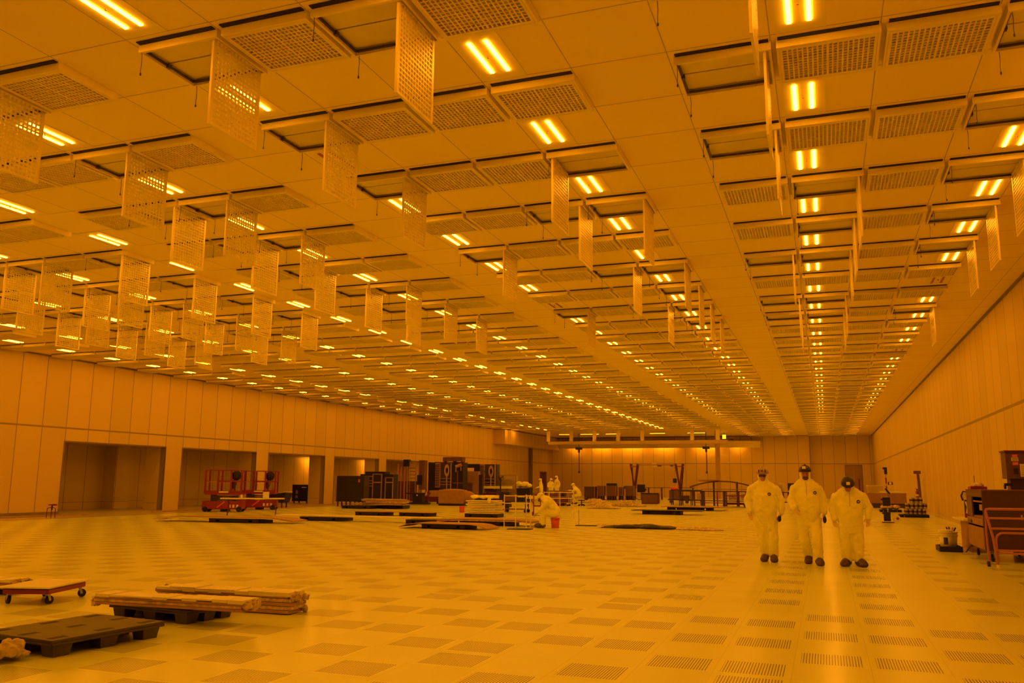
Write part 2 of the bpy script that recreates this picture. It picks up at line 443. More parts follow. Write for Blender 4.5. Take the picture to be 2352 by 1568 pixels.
LATCH = M().box(.061, .085, .2, 1.07, -.07, -.045).box(.061, .1, .58, .64, -.09, -.04).box(.09, 1.12, 1.06, 1.085, -.07, -.045).mesh('seal_track', 'dmetal')
CORD = M().tube([(0, 0, 0), (.004, .002, -.10), (-.002, .003, -.2), (.0, 0, -.26)], .004, 5).ell((0, 0, -.275), (.012, .012, .022), n=8, k=5).mesh('pull_cord', 'dmetal')
OPEN_R = [(0,-1),(-9,6),(3,-1),(0,0),(3,0),(-1,1),(0,1),(-1,2),(-4,2),(-7,2),(-6,2),(-7,3),(-4,3),(0,2),(-1,3),(-6,3),(-9,3),(-10,4),(-9,4),(-10,5),(-7,4),(-9,5),(-10,6),(-6,4),(-7,5),
          (-6,5),(-4,4),(-7,6),(-6,6),(-4,5),(5,-1),(3,1),(5,2),(6,2),(3,3),(-1,4),(0,4),(-1,5),(0,5),(0,6),(5,4),(5,6),(3,6),(8,-1),(8,0),(8,1),(9,2),(9,3),(9,4),(8,4),(8,6),(8,7),
          (9,7),(9,6),(11,0),(11,1),(11,2),(11,3),(11,4),(11,7),(6,4),(6,5),(6,6),(6,7)]
OPEN_L = [(6, 1)]
STRIPS = {12, 7, 2, -3, -8, -13, -18}
COLS = [c for c in range(11, -17, -1) if c not in STRIPS]
cells = []
for ci, c in enumerate(COLS):
    for r in range(-3, 37):
        x, y = X0 + c*W, Y0 + r*2*W
        if y > 82 and x < -9.5: continue
        if x < -29.9 and y > 78: continue
        if in_view((x + .6, y + .6, ZC - .05), 320 if (c, r) in OPEN_R else 60): cells.append((math.dist((x + .6, y + .6, ZC), (0, 0, HC)), ci, c, r, x, y))
cells.sort()
for k, (dist, ci, c, r, x, y) in enumerate(cells[:300]):
    op = (c, r) in OPEN_R or (c, r) in OPEN_L
    tail = '%s row from the camera, %s filter column from plain wall' % (ordinal(r + 2) if r >= -1 else 'nearest', ordinal(ci + 1))
    t = thing('ceiling_filter_unit', ('open ceiling filter, grille hanging, ' if op else 'closed ceiling filter grille, ') + tail, 'ceiling filter', (x, y, ZC), 0,
              'open ceiling filter units' if op else 'closed ceiling filter units')
    ob('housing', HOUS, t); ob('air_gap', SLOT, t); ob('filter', FILT, t)
    if op:
        if (c, r) in OPEN_L: g = ob('hanging_grille', GRIL, t, (.10, 1.085, -.055), (0, -PI/2, PI))
        else: g = ob('hanging_grille', GRIL, t, (1.125, .19, -.055), (0, -PI/2, 0))
        if dist < 45: ob('seal_track', LATCH, t); ob('pull_cord', CORD, t, (.07, .165, -.105)); ob('pull_cord', CORD, t, (.1, 1.105, -.105))
    else:
        ob('grille', GRIL, t, (1.157, .1875, -.105))
fm = M()
for dist, ci, c, r, x, y in cells[300:]:
    z = ZC
    fm.box(x + .03, x + 1.19, y + .145, y + 1.125, z - .105, z - .001, 0).box(x + .05, x + 1.165, y + .075, y + .144, z - .012, z - .002, 1)
    fm.box(x + .095, x + 1.124, y + .237, y + 1.03, z - .108, z - .104, 2)
if fm.v:
    tag(ob('far_ceiling_filters', fm.mesh('far_ceiling_filters', ['white', 'dark', mat('far_grille', (.50, .44, .33), .6, noise=0)])),
        'rows of tiny ceiling filter units toward the far wall', 'ceiling filters', None, 'stuff')
# twin-strip lights
PANEL = M().box(.04, .60, 1.235, 2.425, -.008, -.002).mesh('light_panel', 'white')
def strip_mesh(matn):
    m = M(); a, b_ = .028, .024
    vs = [(-a, 0, 0), (-b_, 0, -.012), (b_, 0, -.012), (a, 0, 0), (-a, .8, 0), (-b_, .8, -.012), (b_, .8, -.012), (a, .8, 0)]
    m.add(vs, [(1, 0, 4, 5), (2, 1, 5, 6), (3, 2, 6, 7), (0, 1, 2, 3), (7, 6, 5, 4)]); return m.mesh('light_strip', matn)
STON, STOFF = strip_mesh('lamp'), strip_mesh('lamp_off')
SENS = M().cyl((0, 0, -.03), (0, 0, 0), .012, n=8).mesh('screw_knob', 'trim')
OFF = {(3, 0), (3, 5), (11, 5), (11, 10), (-13, 15), (-13, 20), (-13, 25)}
LCOL = [(11, .573), (9, 0), (6, 0), (3, 0), (0, 0), (-3, 0), (-6, 0), (-9, 0), (-13, .573), (-15, .05)]
lights, hid = [], M()
for li, (c, dx) in enumerate(LCOL):
    for r in range(-5, 37):
        x, y = X0 + c*W + dx, Y0 + r*2*W
        if y > 82 and x < -9.5: continue
        if (x < -29.9 and y > 78) or y > 93: continue
        if in_view((x + .3, y + 1.8, ZC), 60): lights.append((math.dist((x, y, ZC), (0, 0, HC)), li, c, r, x, y))
        else:
            for sx in (.193, .412): hid.add([(x + sx + a[0], y + 1.42 + a[1], ZC - .008 + a[2]) for a in [v.co for v in STON.vertices]], [tuple(p.vertices) for p in STON.polygons])
lights.sort()
tag(ob('overhead_lights', hid.mesh('overhead_lights', 'lamp')), 'rows of lit ceiling strips beyond the view', 'ceiling lights', None, 'stuff')
far = M()
for k, (dist, li, c, r, x, y) in enumerate(lights):
    on = (c, r) not in OFF
    if k >= 300:
        for sx in (.193, .412): far.add([(x + sx + a[0], y + 1.42 + a[1], ZC - .008 + a[2]) for a in [v.co for v in STON.vertices]], [tuple(p.vertices) for p in STON.polygons])
        continue
    t = thing('ceiling_light', '%s twin-strip ceiling light, %s row from camera, %s light column from plain wall' % ('lit' if on else 'unlit reddish', ordinal(r + 3) if r >= -2 else 'overhead', ordinal(li + 1)),
              'ceiling light', (x, y, ZC), 0, 'twin-strip ceiling lights')
    ob('light_panel', PANEL, t)
    for sx in (.193, .412): ob('light_strip', STON if on else STOFF, t, (sx, 1.42, -.008))
    if dist < 30: ob('screw_knob', SENS, t, (.30, 1.8, -.006))
if far.v: tag(ob('far_ceiling_lights', far.mesh('far_ceiling_lights', 'lamp')), 'tiny lit ceiling strips toward the far wall', 'ceiling lights', None, 'stuff')
# lamps inside the bays
for k, by in enumerate(BAYS[:5]):
    for j, (x, yy, s) in enumerate(((-31.9, by + .9, 7.0), (-32.0, by + 3.3, 7.0)) + (((-34.85, by + (10.9 if k == 2 else 11.9), 70.0),) if k in (2, 3) else ())):
        r = thing('bay_ceiling_light', '%s ceiling strip lamp inside the %s wall bay from the camera' % (('dim front', 'dim inner', 'bright back')[j], ordinal(k + 1)), 'light', (x, yy, BH + .1), 0, 'lamps inside the wall bays')
        part('lamp_frame', M().box(-.12, .12, -.7, .7, -.03, 0), 'white', r)
        part('lamp_tube', M().box(-.07, .07, -.62, .62, -.05, -.03), emis('bay_glow', LAMP, s), r)
# ================================================================== people
def glove_mesh(name, d, n, th, held=False):
    """hand at the origin (wrist), fingers along d, palm normal n, thumb side th"""
    d = Vector(d).normalized(); n = (Vector(n) - d*Vector(n).dot(d)).normalized(); s = d.cross(n)
    if s.dot(Vector(th)) < 0: s = -s
    m = M(); mx = Matrix((s, d, n)).transposed()
    m.caps((0, 0, 0), .029, d*.03, .028)
    m.ell(d*.062, (.043, .052, .020), mx)
    curl = .95 if held else .38
    for k, (off, L, r) in enumerate(((.031, .078, .0098), (.011, .088, .0102), (-.010, .082, .0098), (-.030, .063, .0088))):
        b0 = d*.105 + s*off
        d1 = (d*math.cos(curl*.5) + n*math.sin(curl*.5)).normalized(); d2 = (d*math.cos(curl*1.5) + n*math.sin(curl*1.5)).normalized()
        p1 = b0 + d1*L*.5; p2 = p1 + d2*L*.5
        m.tube([b0 - d*.02, b0, p1, p2], [r*1.1, r*1.05, r, r*.8], 8); m.ell(p2, (r*.8,)*3, n=8, k=5)
    t0 = d*.03 + s*.028; t1 = d*.062 + s*.062 + n*.012; t2 = d*.095 + s*.066 + n*(.03 if held else .02)
    m.tube([t0 - d*.01, t0, t1, t2], [.015, .014, .0115, .009], 8); m.ell(t2, (.009,)*3, n=8, k=5)
    return fuse(m, name, 'glove', .0055, 2)

def person(label, loc, rz, P, vox=.016):
    """P: joints in metres, figure facing -Y, x to the viewer's right"""
    root = thing('person', label, 'person', loc, rz)
    V = Vector
    # body: one continuous skin from head to feet
    b = M(); h = V(P['head']); tilt = P.get('bow', 0.0); hm = Matrix.Rotation(tilt, 3, 'X')
    at = lambda x, y, z: h + hm @ V((x, y, z))
    b.ell(h, (.076, .098, .118), hm, 18, 12); b.ell(at(0, -.035, -.055), (.056, .062, .062), hm)
    b.ell(at(0, -.098, -.018), (.014, .022, .024), hm, 8, 6)           # nose
    b.ell(at(0, -.082, .022), (.05, .016, .012), hm, 10, 6)            # brow
    b.ell(at(0, -.088, -.058), (.026, .012, .009), hm, 8, 6)           # lips
    for sx in (-1, 1): b.ell(at(sx*.078, .005, -.012), (.012, .022, .033), hm, 8, 6)
    sp_ = P['spine']
    b.caps(h - V((0, -.01, .06)), .055, V(sp_[-1][0]) - V((0, 0, .05)), .06)
    b.loft([(c, rx*.72, ry*.72) for c, rx, ry in sp_])
    for s in ('L', 'R'):
        sh, el, wr = map(V, P['arm' + s]); b.caps(sh, .06, el, .045); b.caps(el, .045, wr, .03)
        hd = V(P['hand' + s][0]).normalized(); b.caps(wr, .026, wr + hd*.07, .018)
        hp, kn, an = map(V, P['leg' + s]); b.caps(hp, .085, kn, .06); b.caps(kn, .058, an, .04); b.caps(an, .04, an + V((0, -.09, -.045)), .03)
    ob('body', fuse(b, 'body', 'skin', vox, 2), root)
    # coverall with hood: bulky cloth that follows the limbs
    c = M(); k = P.get('bulk', 1.0)
    c.loft([(cc, rx, ry) for cc, rx, ry in sp_], n=22)
    for s in ('L', 'R'):
        sh, el, wr = map(V, P['arm' + s])
        c.ell(sh + V((.012 if s == 'L' else -.012, 0, -.03)), (.085*k, .088*k, .088*k)); c.caps(sh + V((0, 0, -.035)), .080*k, el, .070*k); c.caps(el, .071*k, wr, .055*k)
        hp, kn, an = map(V, P['leg' + s]); c.caps(hp, .125*k, kn, .098*k); c.caps(kn, .102*k, an + (kn - an).normalized()*.04, .094*k)
    for sx in (-1, 1): c.caps(V(sp_[-1][0]) + V((sx*.06, 0, -.035)), .085, V(P['armL' if sx < 0 else 'armR'][0]) + V((-sx*.03, 0, -.03)), .088)
    hc = at(0, .035, .01)
    c.ell(hc, (.105, .10, .132), hm, 18, 12); c.caps(at(0, .035, -.05), .088, V(sp_[-1][0]) - V((0, -.01, .03)), .10)
    for sx in (-1, 1): c.caps(at(sx*.078, -.015, .03), .026, at(sx*.062, -.045, -.105), .026)
    c.caps(at(.062, -.045, -.105), .028, at(-.062, -.045, -.105), .028)
    cme = fuse(c, 'coverall', 'suit', vox, 5, .038, .085)
    ob('coverall', cme, root)
    tree = BVHTree.FromPolygons([v.co[:] for v in cme.vertices], [p.vertices[:] for p in cme.polygons])
    def front(x, z):
        hit = tree.ray_cast(V((x, -2, z)), V((0, 1, 0)))
        return hit[0] if hit[0] else None
    # hat
    if P.get('hat'):
        hat = {'d': 'hatd', 'l': 'hatl', 'w': 'hatw'}[P['hat']]
        o = M(); up_ = .045
        o.ell(V((0, 0, 0)), (.120, .142, .134), None, 22, 10, 0, 0.0, 1.0)
        if P['hat'] != 'w':
            o.ell(V((0, -.012, .004)), (.123, .152, .018), None, 22, 4)
            o.box(-.012, .012, -.08, .09, .122, .138)
        else: o.ell(V((0, 0, .0)), (.120, .144, .03), None, 22, 4)
        q = part('hard_hat' if P['hat'] != 'w' else 'cap', o, hat, root, True, at(0, .008, up_), (tilt + P.get('hat_tip', -.06), 0, 0))
        if P['hat'] == 'd': part('hat_label', M().box(-.032, .032, -.142, -.122, .035, .085), 'label', root, False, at(P.get('lab', 0), .008, up_), (tilt - .1, 0, 0), 'pale square label')
        if P['hat'] == 'l':
            for x in (-.062, .062): part('hat_clip', M().box(x - .009, x + .009, -.135, -.112, .02, .075), 'black', root, False, at(0, .008, up_), (tilt - .06, 0, 0))
            part('hat_label', M().box(-.022, .022, -.141, -.132, .03, .07), 'brown', root, False, at(0, .008, up_), (tilt - .06, 0, 0))
    if P.get('face', True):
        for sx in (-1, 1): part('eye', M().ell((0, 0, 0), (.013, .007, .008), None, 8, 5), 'glass', root, True, at(sx*.031, -.090, .003), (tilt, 0, 0))
        if P.get('glasses'):
            g = M()
            for sx in (-1, 1): g.obb((sx*.035, -.104, .004), (.062, .008, .038), Matrix.Identity(3)); g.bar((sx*.066, -.1, .01), (sx*.082, .0, .012), .006, .012)
            g.box(-.008, .008, -.108, -.1, .002, .014)
            part('safety_glasses', g, 'glass', root, False, h, (tilt, 0, 0))
        if P.get('beard'):
            part('beard', M().ell((0, -.052, -.075), (.06, .055, .052), None, 14, 8), 'beard', root, True, h, (tilt, 0, 0))
    # gloves, boots
    for s, sx in (('L', -1), ('R', 1)):
        wr = V(P['arm' + s][2]); hd, n, th = P['hand' + s][:3]
        ob('glove', glove_mesh('glove', hd, n, th, P['hand' + s][3] if len(P['hand' + s]) > 3 else False), root, wr - V(hd).normalized()*.005)
        an = V(P['leg' + s][2]); yaw, pitch = P.get('foot' + s, (0, 0))
        f = M(); f.ell((0, -.08, -.04), (.074, .165, .085), None, 16, 9); f.ell((0, .0, -.01), (.074, .09, .10), None, 14, 8); f.ell((0, -.15, -.055), (.078, .095, .065), None, 14, 8)
        f.v = [(x, y, max(z, -.10)) for x, y, z in f.v]
        part('boot', f, 'boot', root, True, an, (pitch, 0, yaw))
    if P.get('badge'):
        x, z = P['badge']; p = front(x, z)
        if p:
            part('chest_badge', M().cyl((0, -.016, 0), (0, .012, 0), P.get('br', .034), n=18), 'dmetal', root, False, p)
            part('badge_mark', M().ell((0, -.017, 0), (.017, .004, .010), None, 10, 5), 'label', root, False, p)
    if P.get('zip'):
        z0, z1 = P['zip']; pts = []
        for i in range(9):
            p = front(P['spine'][-2][0][0], z0 + (z1 - z0)*i/8)
            if p: pts.append(p + V((0, -.001, 0)))
        if len(pts) > 2: part('zipper', M().tube(pts, .004, 6), 'tan', root)
    return root

def handset(lb, loc, rz):
    r = thing('radio_handset', lb, 'radio', loc, rz)
    part('handset_case', M().ell((0, 0, 0), (.036, .03, .068), None, 14, 9), 'black', r, True)
    part('antenna', M().cyl((.012, 0, .05), (.012, 0, .095), .007, .005, 8), 'rubber', r)

walk1 = dict(head=(.0, -.03, 1.665), bow=.06, spine=[((.02, .0, .67), .14, .13), ((.02, 0, .80), .205, .165), ((.015, -.01, 1.0), .225, .18), ((.01, -.01, 1.2), .232, .178), ((0, 0, 1.36), .235, .155), ((0, .0, 1.46), .185, .125), ((0, .0, 1.54), .10, .10)],
    armL=((-.235, 0, 1.42), (-.325, .03, 1.17), (-.275, -.06, .965)), armR=((.245, 0, 1.42), (.325, .03, 1.17), (.335, -.02, .955)),
    handL=((.12, -.15, -1), (.2, -1, -.1), (1, -.3, 0)), handR=((-.25, -.2, -1), (-1, 0, .1), (0, -1, 0), True),
    legL=((-.095, 0, .80), (-.055, -.03, .45), (-.02, .04, .105)), legR=((.12, 0, .80), (.15, -.05, .46), (.15, -.03, .105)),
    footL=(-.05, 0), footR=(.12, 0), hat='l', glasses=True, badge=(.12, 1.305), br=.033, bulk=1.06)
person('person in white coverall and tan hard hat walking, black handset at hip', (-1.17, 17.95, 0), -.03, walk1)
handset('black handset held by the walker in the tan hard hat', (-.885, 17.86, .835), .2)
walk2 = dict(head=(-.035, -.03, 1.70), bow=-.03, spine=[((0, .0, .70), .13, .13), ((0, 0, .84), .195, .16), ((0, -.01, 1.02), .215, .175), ((-.005, -.01, 1.22), .225, .175), ((-.02, 0, 1.40), .225, .15), ((-.03, .0, 1.50), .17, .12), ((-.035, .0, 1.585), .10, .10)],
    armL=((-.25, 0, 1.45), (-.325, .0, 1.18), (-.265, -.17, 1.045)), armR=((.20, 0, 1.45), (.275, .05, 1.20), (.285, .0, .98)),
    handL=((.55, -.4, -.85), (.5, -.6, .6), (.6, -.5, .7)), handR=((-.3, -.1, -1), (-1, 0, .1), (0, -1, 0), True),
    legL=((-.10, 0, .84), (-.105, .02, .47), (-.035, .26, .14)), legR=((.10, 0, .84), (.125, -.14, .48), (.135, -.10, .105)),
    footL=(-.1, .25), footR=(.18, 0), hat='d', beard=True, badge=(.125, 1.345), br=.033, bulk=1.0, zip=(1.28, 1.56), lab=-.02)
person('bearded person in white coverall and black hard hat walking between two others', (-.325, 17.62, 0), .03, walk2)
handset('black handset held by the bearded walker in the middle', (-.045, 17.5, .845), .3)
walk3 = dict(head=(-.02, -.10, 1.485), bow=.55, hat_tip=.02, spine=[((0, .0, .60), .13, .13), ((0, 0, .74), .205, .165), ((0, -.01, .92), .225, .18), ((0, -.005, 1.12), .235, .18), ((0, .0, 1.26), .235, .16), ((-.005, .0, 1.36), .19, .13), ((-.01, -.02, 1.425), .11, .105)],
    armL=((-.245, 0, 1.30), (-.305, .03, 1.08), (-.295, -.03, .885)), armR=((.24, 0, 1.30), (.335, .03, 1.09), (.31, -.03, .90)),
    handL=((.1, -.1, -1), (.3, -1, 0), (1, -.4, 0)), handR=((-.08, -.1, -1), (-.3, -1, 0), (-1, -.4, 0)),
    legL=((-.10, 0, .74), (-.115, -.03, .42), (-.09, .0, .105)), legR=((.10, 0, .74), (.11, -.02, .42), (.105, -.01, .105)),
    footL=(-.45, 0), footR=(.5, 0), hat='d', badge=(.145, 1.19), br=.032, bulk=1.05, zip=(1.1, 1.36))
w3 = person('person in white coverall and black hard hat walking with head bowed', (.415, 17.58, 0), .02, walk3)
# worker sitting on the orange pail, bent over the floor
sit = dict(head=(0, -.43, .985), bow=.75, spine=[((0, .10, .46), .15, .13), ((0, .05, .56), .20, .17), ((0, -.04, .68), .215, .17), ((0, -.15, .83), .22, .16), ((0, -.26, .94), .19, .13), ((0, -.34, .985), .11, .10)],
    armL=((-.22, -.22, .86), (-.24, -.42, .62), (-.12, -.58, .52)), armR=((.22, -.22, .86), (.25, -.40, .60), (.12, -.56, .50)),
    handL=((.3, -.6, -.6), (0, -.4, -.8), (1, 0, 0)), handR=((-.3, -.6, -.6), (0, -.4, -.8), (-1, 0, 0)),
    legL=((-.11, .05, .48), (-.16, -.40, .50), (-.15, -.46, .105)), legR=((.11, .05, .48), (.15, -.36, .50), (.15, -.34, .105)),
    hat='w', glasses=True, bulk=1.08)
person('person in white coverall sitting on an orange pail, bent over toward a railing', (-8.62, 27.85, 0), -PI/2 + .12, sit, .02)
def pail(lb, loc, matn, h, r0, r1, handle=True, rim=True, cat='bucket'):
    r = thing('pail', lb, cat, loc)
    part('pail_body', M().lathe([(r0, 0), (r1, h*.96), (r1 - .012, h*.96), (r0 - .01, .02)], n=22), matn, r, True)
    if rim: part('rim_band', M().lathe([(r1*.985, h*.80), (r1 + .012, h*.80), (r1 + .012, h*.84), (r1*.99, h*.84)], n=22).lathe([(r1 - .014, h*.93), (r1 + .014, h*.93), (r1 + .014, h), (r1 - .014, h)], n=22), matn, r)
    if handle: part('wire_handle', M().tube([(r1 + .01, 0, h*.85)] + [((r1 + .012)*math.cos(a), -(r1*.3 + .05)*math.sin(a), h*.85 - .10*math.sin(a)) for a in [PI*i/8 for i in range(1, 8)]] + [(-r1 - .01, 0, h*.85)], .004, 6), 'metal', r)
    return r
pail('orange pail used as a seat by the bent-over worker', (-8.57, 27.83, 0), 'orange', .335, .125, .15)
pail('small red pail with black lid beside the stack of white panels', (-17.08, 39.7, 0), 'orange', .30, .125, .14, False)
# far workers
def stand(x, y, rz, lb, hat='w', reach=False, h=1.0, vox=.03):
    P = dict(head=(0, -.06, 1.66*h), bow=.25, spine=[((0, 0, .72*h), .14, .13), ((0, 0, .86*h), .20, .16), ((0, 0, 1.05*h), .215, .17), ((0, -.02, 1.25*h), .225, .17), ((0, -.03, 1.40*h), .22, .14), ((0, -.03, 1.54*h), .10, .10)],
        armL=((-.23, -.02, 1.41*h), (-.30, -.08, 1.15*h), (-.2, -.36, 1.08*h)) if reach else ((-.23, 0, 1.41*h), (-.30, .02, 1.15*h), (-.29, -.08, .95*h)),
        armR=((.23, -.02, 1.41*h), (.30, -.08, 1.15*h), (.2, -.36, 1.08*h)) if reach else ((.23, 0, 1.41*h), (.30, .02, 1.15*h), (.29, -.08, .95*h)),
        handL=((.1, -1 if reach else -.2, -.2 if reach else -1), (0, -.3, -1) if reach else (0, -1, 0), (1, 0, 0)), handR=((-.1, -1 if reach else -.2, -.2 if reach else -1), (0, -.3, -1) if reach else (0, -1, 0), (-1, 0, 0)),
        legL=((-.10, 0, .82*h), (-.11, -.02, .46*h), (-.11, .02, .105)), legR=((.10, 0, .82*h), (.11, -.02, .46*h), (.11, .0, .105)), hat=hat, glasses=True, badge=(.12, 1.28*h))
    return person(lb, (x, y, 0), rz, P, vox)
stand(-21.15, 64.9, -PI/2 + .2, 'person in white coverall reaching over the black bin by a pale sack', reach=True, h=.98)
stand(-20.85, 68.2, -.5, 'person in white coverall standing tall behind the wire bench, facing a colleague', reach=False, h=1.12)
stand(-21.6, 68.9, .7, 'person in white coverall half hidden behind a taller colleague at the bench', reach=True, h=1.0)
stool = dict(head=(0, -.33, 1.28), bow=.35, spine=[((0, .10, .58), .16, .15), ((0, .08, .72), .205, .17), ((0, .0, .88), .21, .165), ((0, -.10, 1.03), .215, .155), ((0, -.18, 1.13), .18, .125), ((0, -.25, 1.19), .10, .10)],
    armL=((-.22, -.15, 1.05), (-.26, -.38, .90), (-.15, -.62, .98)), armR=((.22, -.15, 1.05), (.26, -.36, .88), (.12, -.60, .95)),
    handL=((.2, -1, .2), (0, 0, -1), (1, 0, 0)), handR=((-.2, -1, .2), (0, 0, -1), (-1, 0, 0)),
    legL=((-.11, .05, .66), (-.17, -.36, .62), (-.15, -.18, .2)), legR=((.11, .05, .66), (.16, -.34, .60), (.15, -.14, .2)), hat='w', glasses=True, bulk=1.08)
person('person in white coverall perched on a black stool, working at a dark cabinet', (-15.25, 54.6, 0), -PI/2, stool, .026)
r = thing('work_stool', 'black wheeled stool under the person working at the cabinet', 'stool', (-15.02, 54.6, 0))
part('seat', M().cyl((0, 0, .33), (0, 0, .38), .22, n=20), 'black', r); part('backrest', M().box(.30, .34, -.2, .2, .55, .95), 'black', r)
part('post', M().cyl((0, 0, .12), (0, 0, .36), .04), 'dmetal', r)
bs = M()
for i in range(5): bs.bar((0, 0, .1), (.2*math.cos(i*1.257), .2*math.sin(i*1.257), .07), .05, .04)
part('star_base', bs, 'black', r)
for i in range(5): part('caster', M().cyl((.2*math.cos(i*1.257), .2*math.sin(i*1.257) - .02, .04), (.2*math.cos(i*1.257), .2*math.sin(i*1.257) + .02, .04), .04, n=10), 'rubber', r)

# ================================================================== near left: pallets, dolly, bundles
def pallet(lb, loc, rz, L=1.2, D=1.0, h=.15, cups=True, group='black plastic pallets'):
    r = thing('plastic_pallet', lb, 'pallet', loc, rz, group); mt = 'pallet' if cups else 'black'
    d = M().box(-L/2, L/2, -D/2, D/2, h - .028, h).box(-L/2, L/2, -D/2, -D/2 + .02, h - .05, h - .028).box(-L/2, L/2, D/2 - .02, D/2, h - .05, h - .028)
    d.box(-L/2, -L/2 + .02, -D/2, D/2, h - .05, h - .028).box(L/2 - .02, L/2, -D/2, D/2, h - .05, h - .028)
    bev(part('deck', d, mt, r), .006)
    if not cups:                                   # closed-sided pallet with two narrow fork slots
        for x0, x1 in ((-.5, -.36), (-.29, .29), (.36, .5)): part('runner', M().box(x0*L, x1*L, -D/2 + .02, D/2 - .02, 0, h - .028), mt, r)
        part('bottom_rail', M().box(-L/2, L/2, -D/2 + .02, -D/2 + .12, 0, .03), mt, r)
        return r
    for i in (-1, 0, 1):
        for j in (-1, 0, 1):
            x, y = i*(L/2 - .13), j*(D/2 - .11)
            part('foot', M().box(x - .10, x + .10, y - .085, y + .085, 0, h - .028, 0, .022, .018), mt, r)
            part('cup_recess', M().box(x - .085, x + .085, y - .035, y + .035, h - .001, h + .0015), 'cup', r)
    return r
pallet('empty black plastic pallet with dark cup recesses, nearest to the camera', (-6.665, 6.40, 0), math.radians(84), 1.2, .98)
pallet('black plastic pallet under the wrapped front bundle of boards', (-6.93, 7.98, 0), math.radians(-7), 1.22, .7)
def bundle(lb, loc, rz, L, D, H, n, matn='bplast', group='wrapped board bundles'):
    r = thing('board_bundle', lb, 'boards', loc, rz, group)
    for i in range(n):
        z = H*i/n; o = random.uniform(-.03, .03)
        part('board_layer', M().box(-L/2 + o, L/2 + o, -D/2, D/2, z, z + H/n*.86), 'bplast' if i % 2 else 'tan', r)
    w = M()
    for i in range(10):
        a = i/10*L - L/2
        w.box(a, a + L/10*.98, -D/2 - .008, D/2 + .008, H*.86 + random.uniform(0, .02), H + .012 + random.uniform(0, .015))
    part('top_sheet', w, 'board', r)
    for sx in (-1, 1):
        e = M()
        for q in range(14): e.ell((sx*(L/2 + random.uniform(-.02, .05)), random.uniform(-D/2, D/2), random.uniform(.0, H)), (.035, .04, .03), None, 6, 4)
        part('wrap_end', e.jitter(.012), 'wrap', r)
    return r
bundle('pale boards wrapped in clear film lying across the near black pallet', (-6.62, 7.66, .168), math.radians(3), 1.86, .28, .09, 3)
bundle('thicker wrapped bundle of boards on the floor behind the loaded near pallet', (-6.72, 8.68, .012), math.radians(1), 1.86, .30, .21, 5)
r = thing('panel_dolly', 'red four-wheel dolly with a pale board top, near the camera', 'dolly', (-9.30, 8.40, 0), math.radians(17))
bev(part('deck_frame', M().box(-.29, .29, -.41, .41, .125, .18), 'red', r), .006)
part('foam_liner', M().box(-.285, .285, -.405, .405, .18, .197), 'dmetal', r)
part('board_top', M().box(-.32, .32, -.46, .44, .197, .215), 'board', r)
def caster(r, x, y, R, a=0.0, top=.12, off=.035):
    q = Matrix.Rotation(a, 3, 'Z'); o = q @ Vector((off, 0, 0))
    f = part('caster_fork', M().box(-.03, .03, -.03, .03, top - .012, top).obb((off*.5, -.022, (top + R)/2), (.03, .005, top - R + .02), Matrix.Rotation(-.35, 3, 'Y')).obb((off*.5, .022, (top + R)/2), (.03, .005, top - R + .02), Matrix.Rotation(-.35, 3, 'Y')), 'metal', r, False, (x, y, 0), (0, 0, a))
    part('wheel', M().cyl((off, -.015, R), (off, .015, R), R, n=18).cyl((off, -.018, R), (off, .018, R), R*.4, n=10), 'rubber', f)
for x, y, a in ((-.24, -.34, 2.5), (.23, -.34, 1.2), (.24, .35, .6), (-.22, .34, 2.0)): caster(r, x, y, .05, a, .126)
r = bundle('end of a dark wrapped bundle poking in beside the red dolly', (-10.55, 8.62, .08), math.radians(6), 1.0, .3, .10, 3)
pallet('black pallet at the edge under the dark wrapped bundle beside the dolly', (-10.75, 8.66, -.1), 0, .9, .5)
s = M()
for i in range(26): s.ell((random.uniform(-.16, .13), random.uniform(-.12, .12), random.uniform(.03, .13)), (random.uniform(.03, .075), random.uniform(.03, .075), random.uniform(.02, .05)), Matrix.Rotation(random.uniform(0, 3), 3, 'Y'), 8, 5)
tag(ob('plastic_wrap', fuse(s, 'plastic_wrap', 'wrap', .012, 1, .03, .05), None, (-6.52, 5.55, -.005)), 'crumpled clear plastic wrap beside the empty near pallet', 'wrap')

# ================================================================== pallets and sheets on the open floor
def sheet_load(lb, loc, rz, L, D, z, th=.03, n=1, matn='board', cat='boards', name='sheet_load', sag=0.0):
    r = thing(name, lb, cat, (loc[0], loc[1], z), rz)
    for k in range(n):
        m = M(); N = 10
        vs = []
        for i in range(N + 1):
            x = -L/2 + L*i/N; dz = -sag*max(0, abs(2*i/N - 1) - .6)**2/.16 + k*th*1.25
            vs += [(x, -D/2, dz), (x, D/2, dz), (x, D/2, dz + th), (x, -D/2, dz + th)]
        fs = [(4*i + a, 4*i + (a+1) % 4, 4*(i+1) + (a+1) % 4, 4*(i+1) + a) for i in range(N) for a in range(4)] + [(3, 2, 1, 0), (4*N, 4*N + 1, 4*N + 2, 4*N + 3)]
        o = random.uniform(-.04, .04); m.add([(x + o, y, z_) for x, y, z_ in vs], fs)
        part('sheet', m, matn if k % 2 == 0 or n == 1 else 'tan', r)
    return r
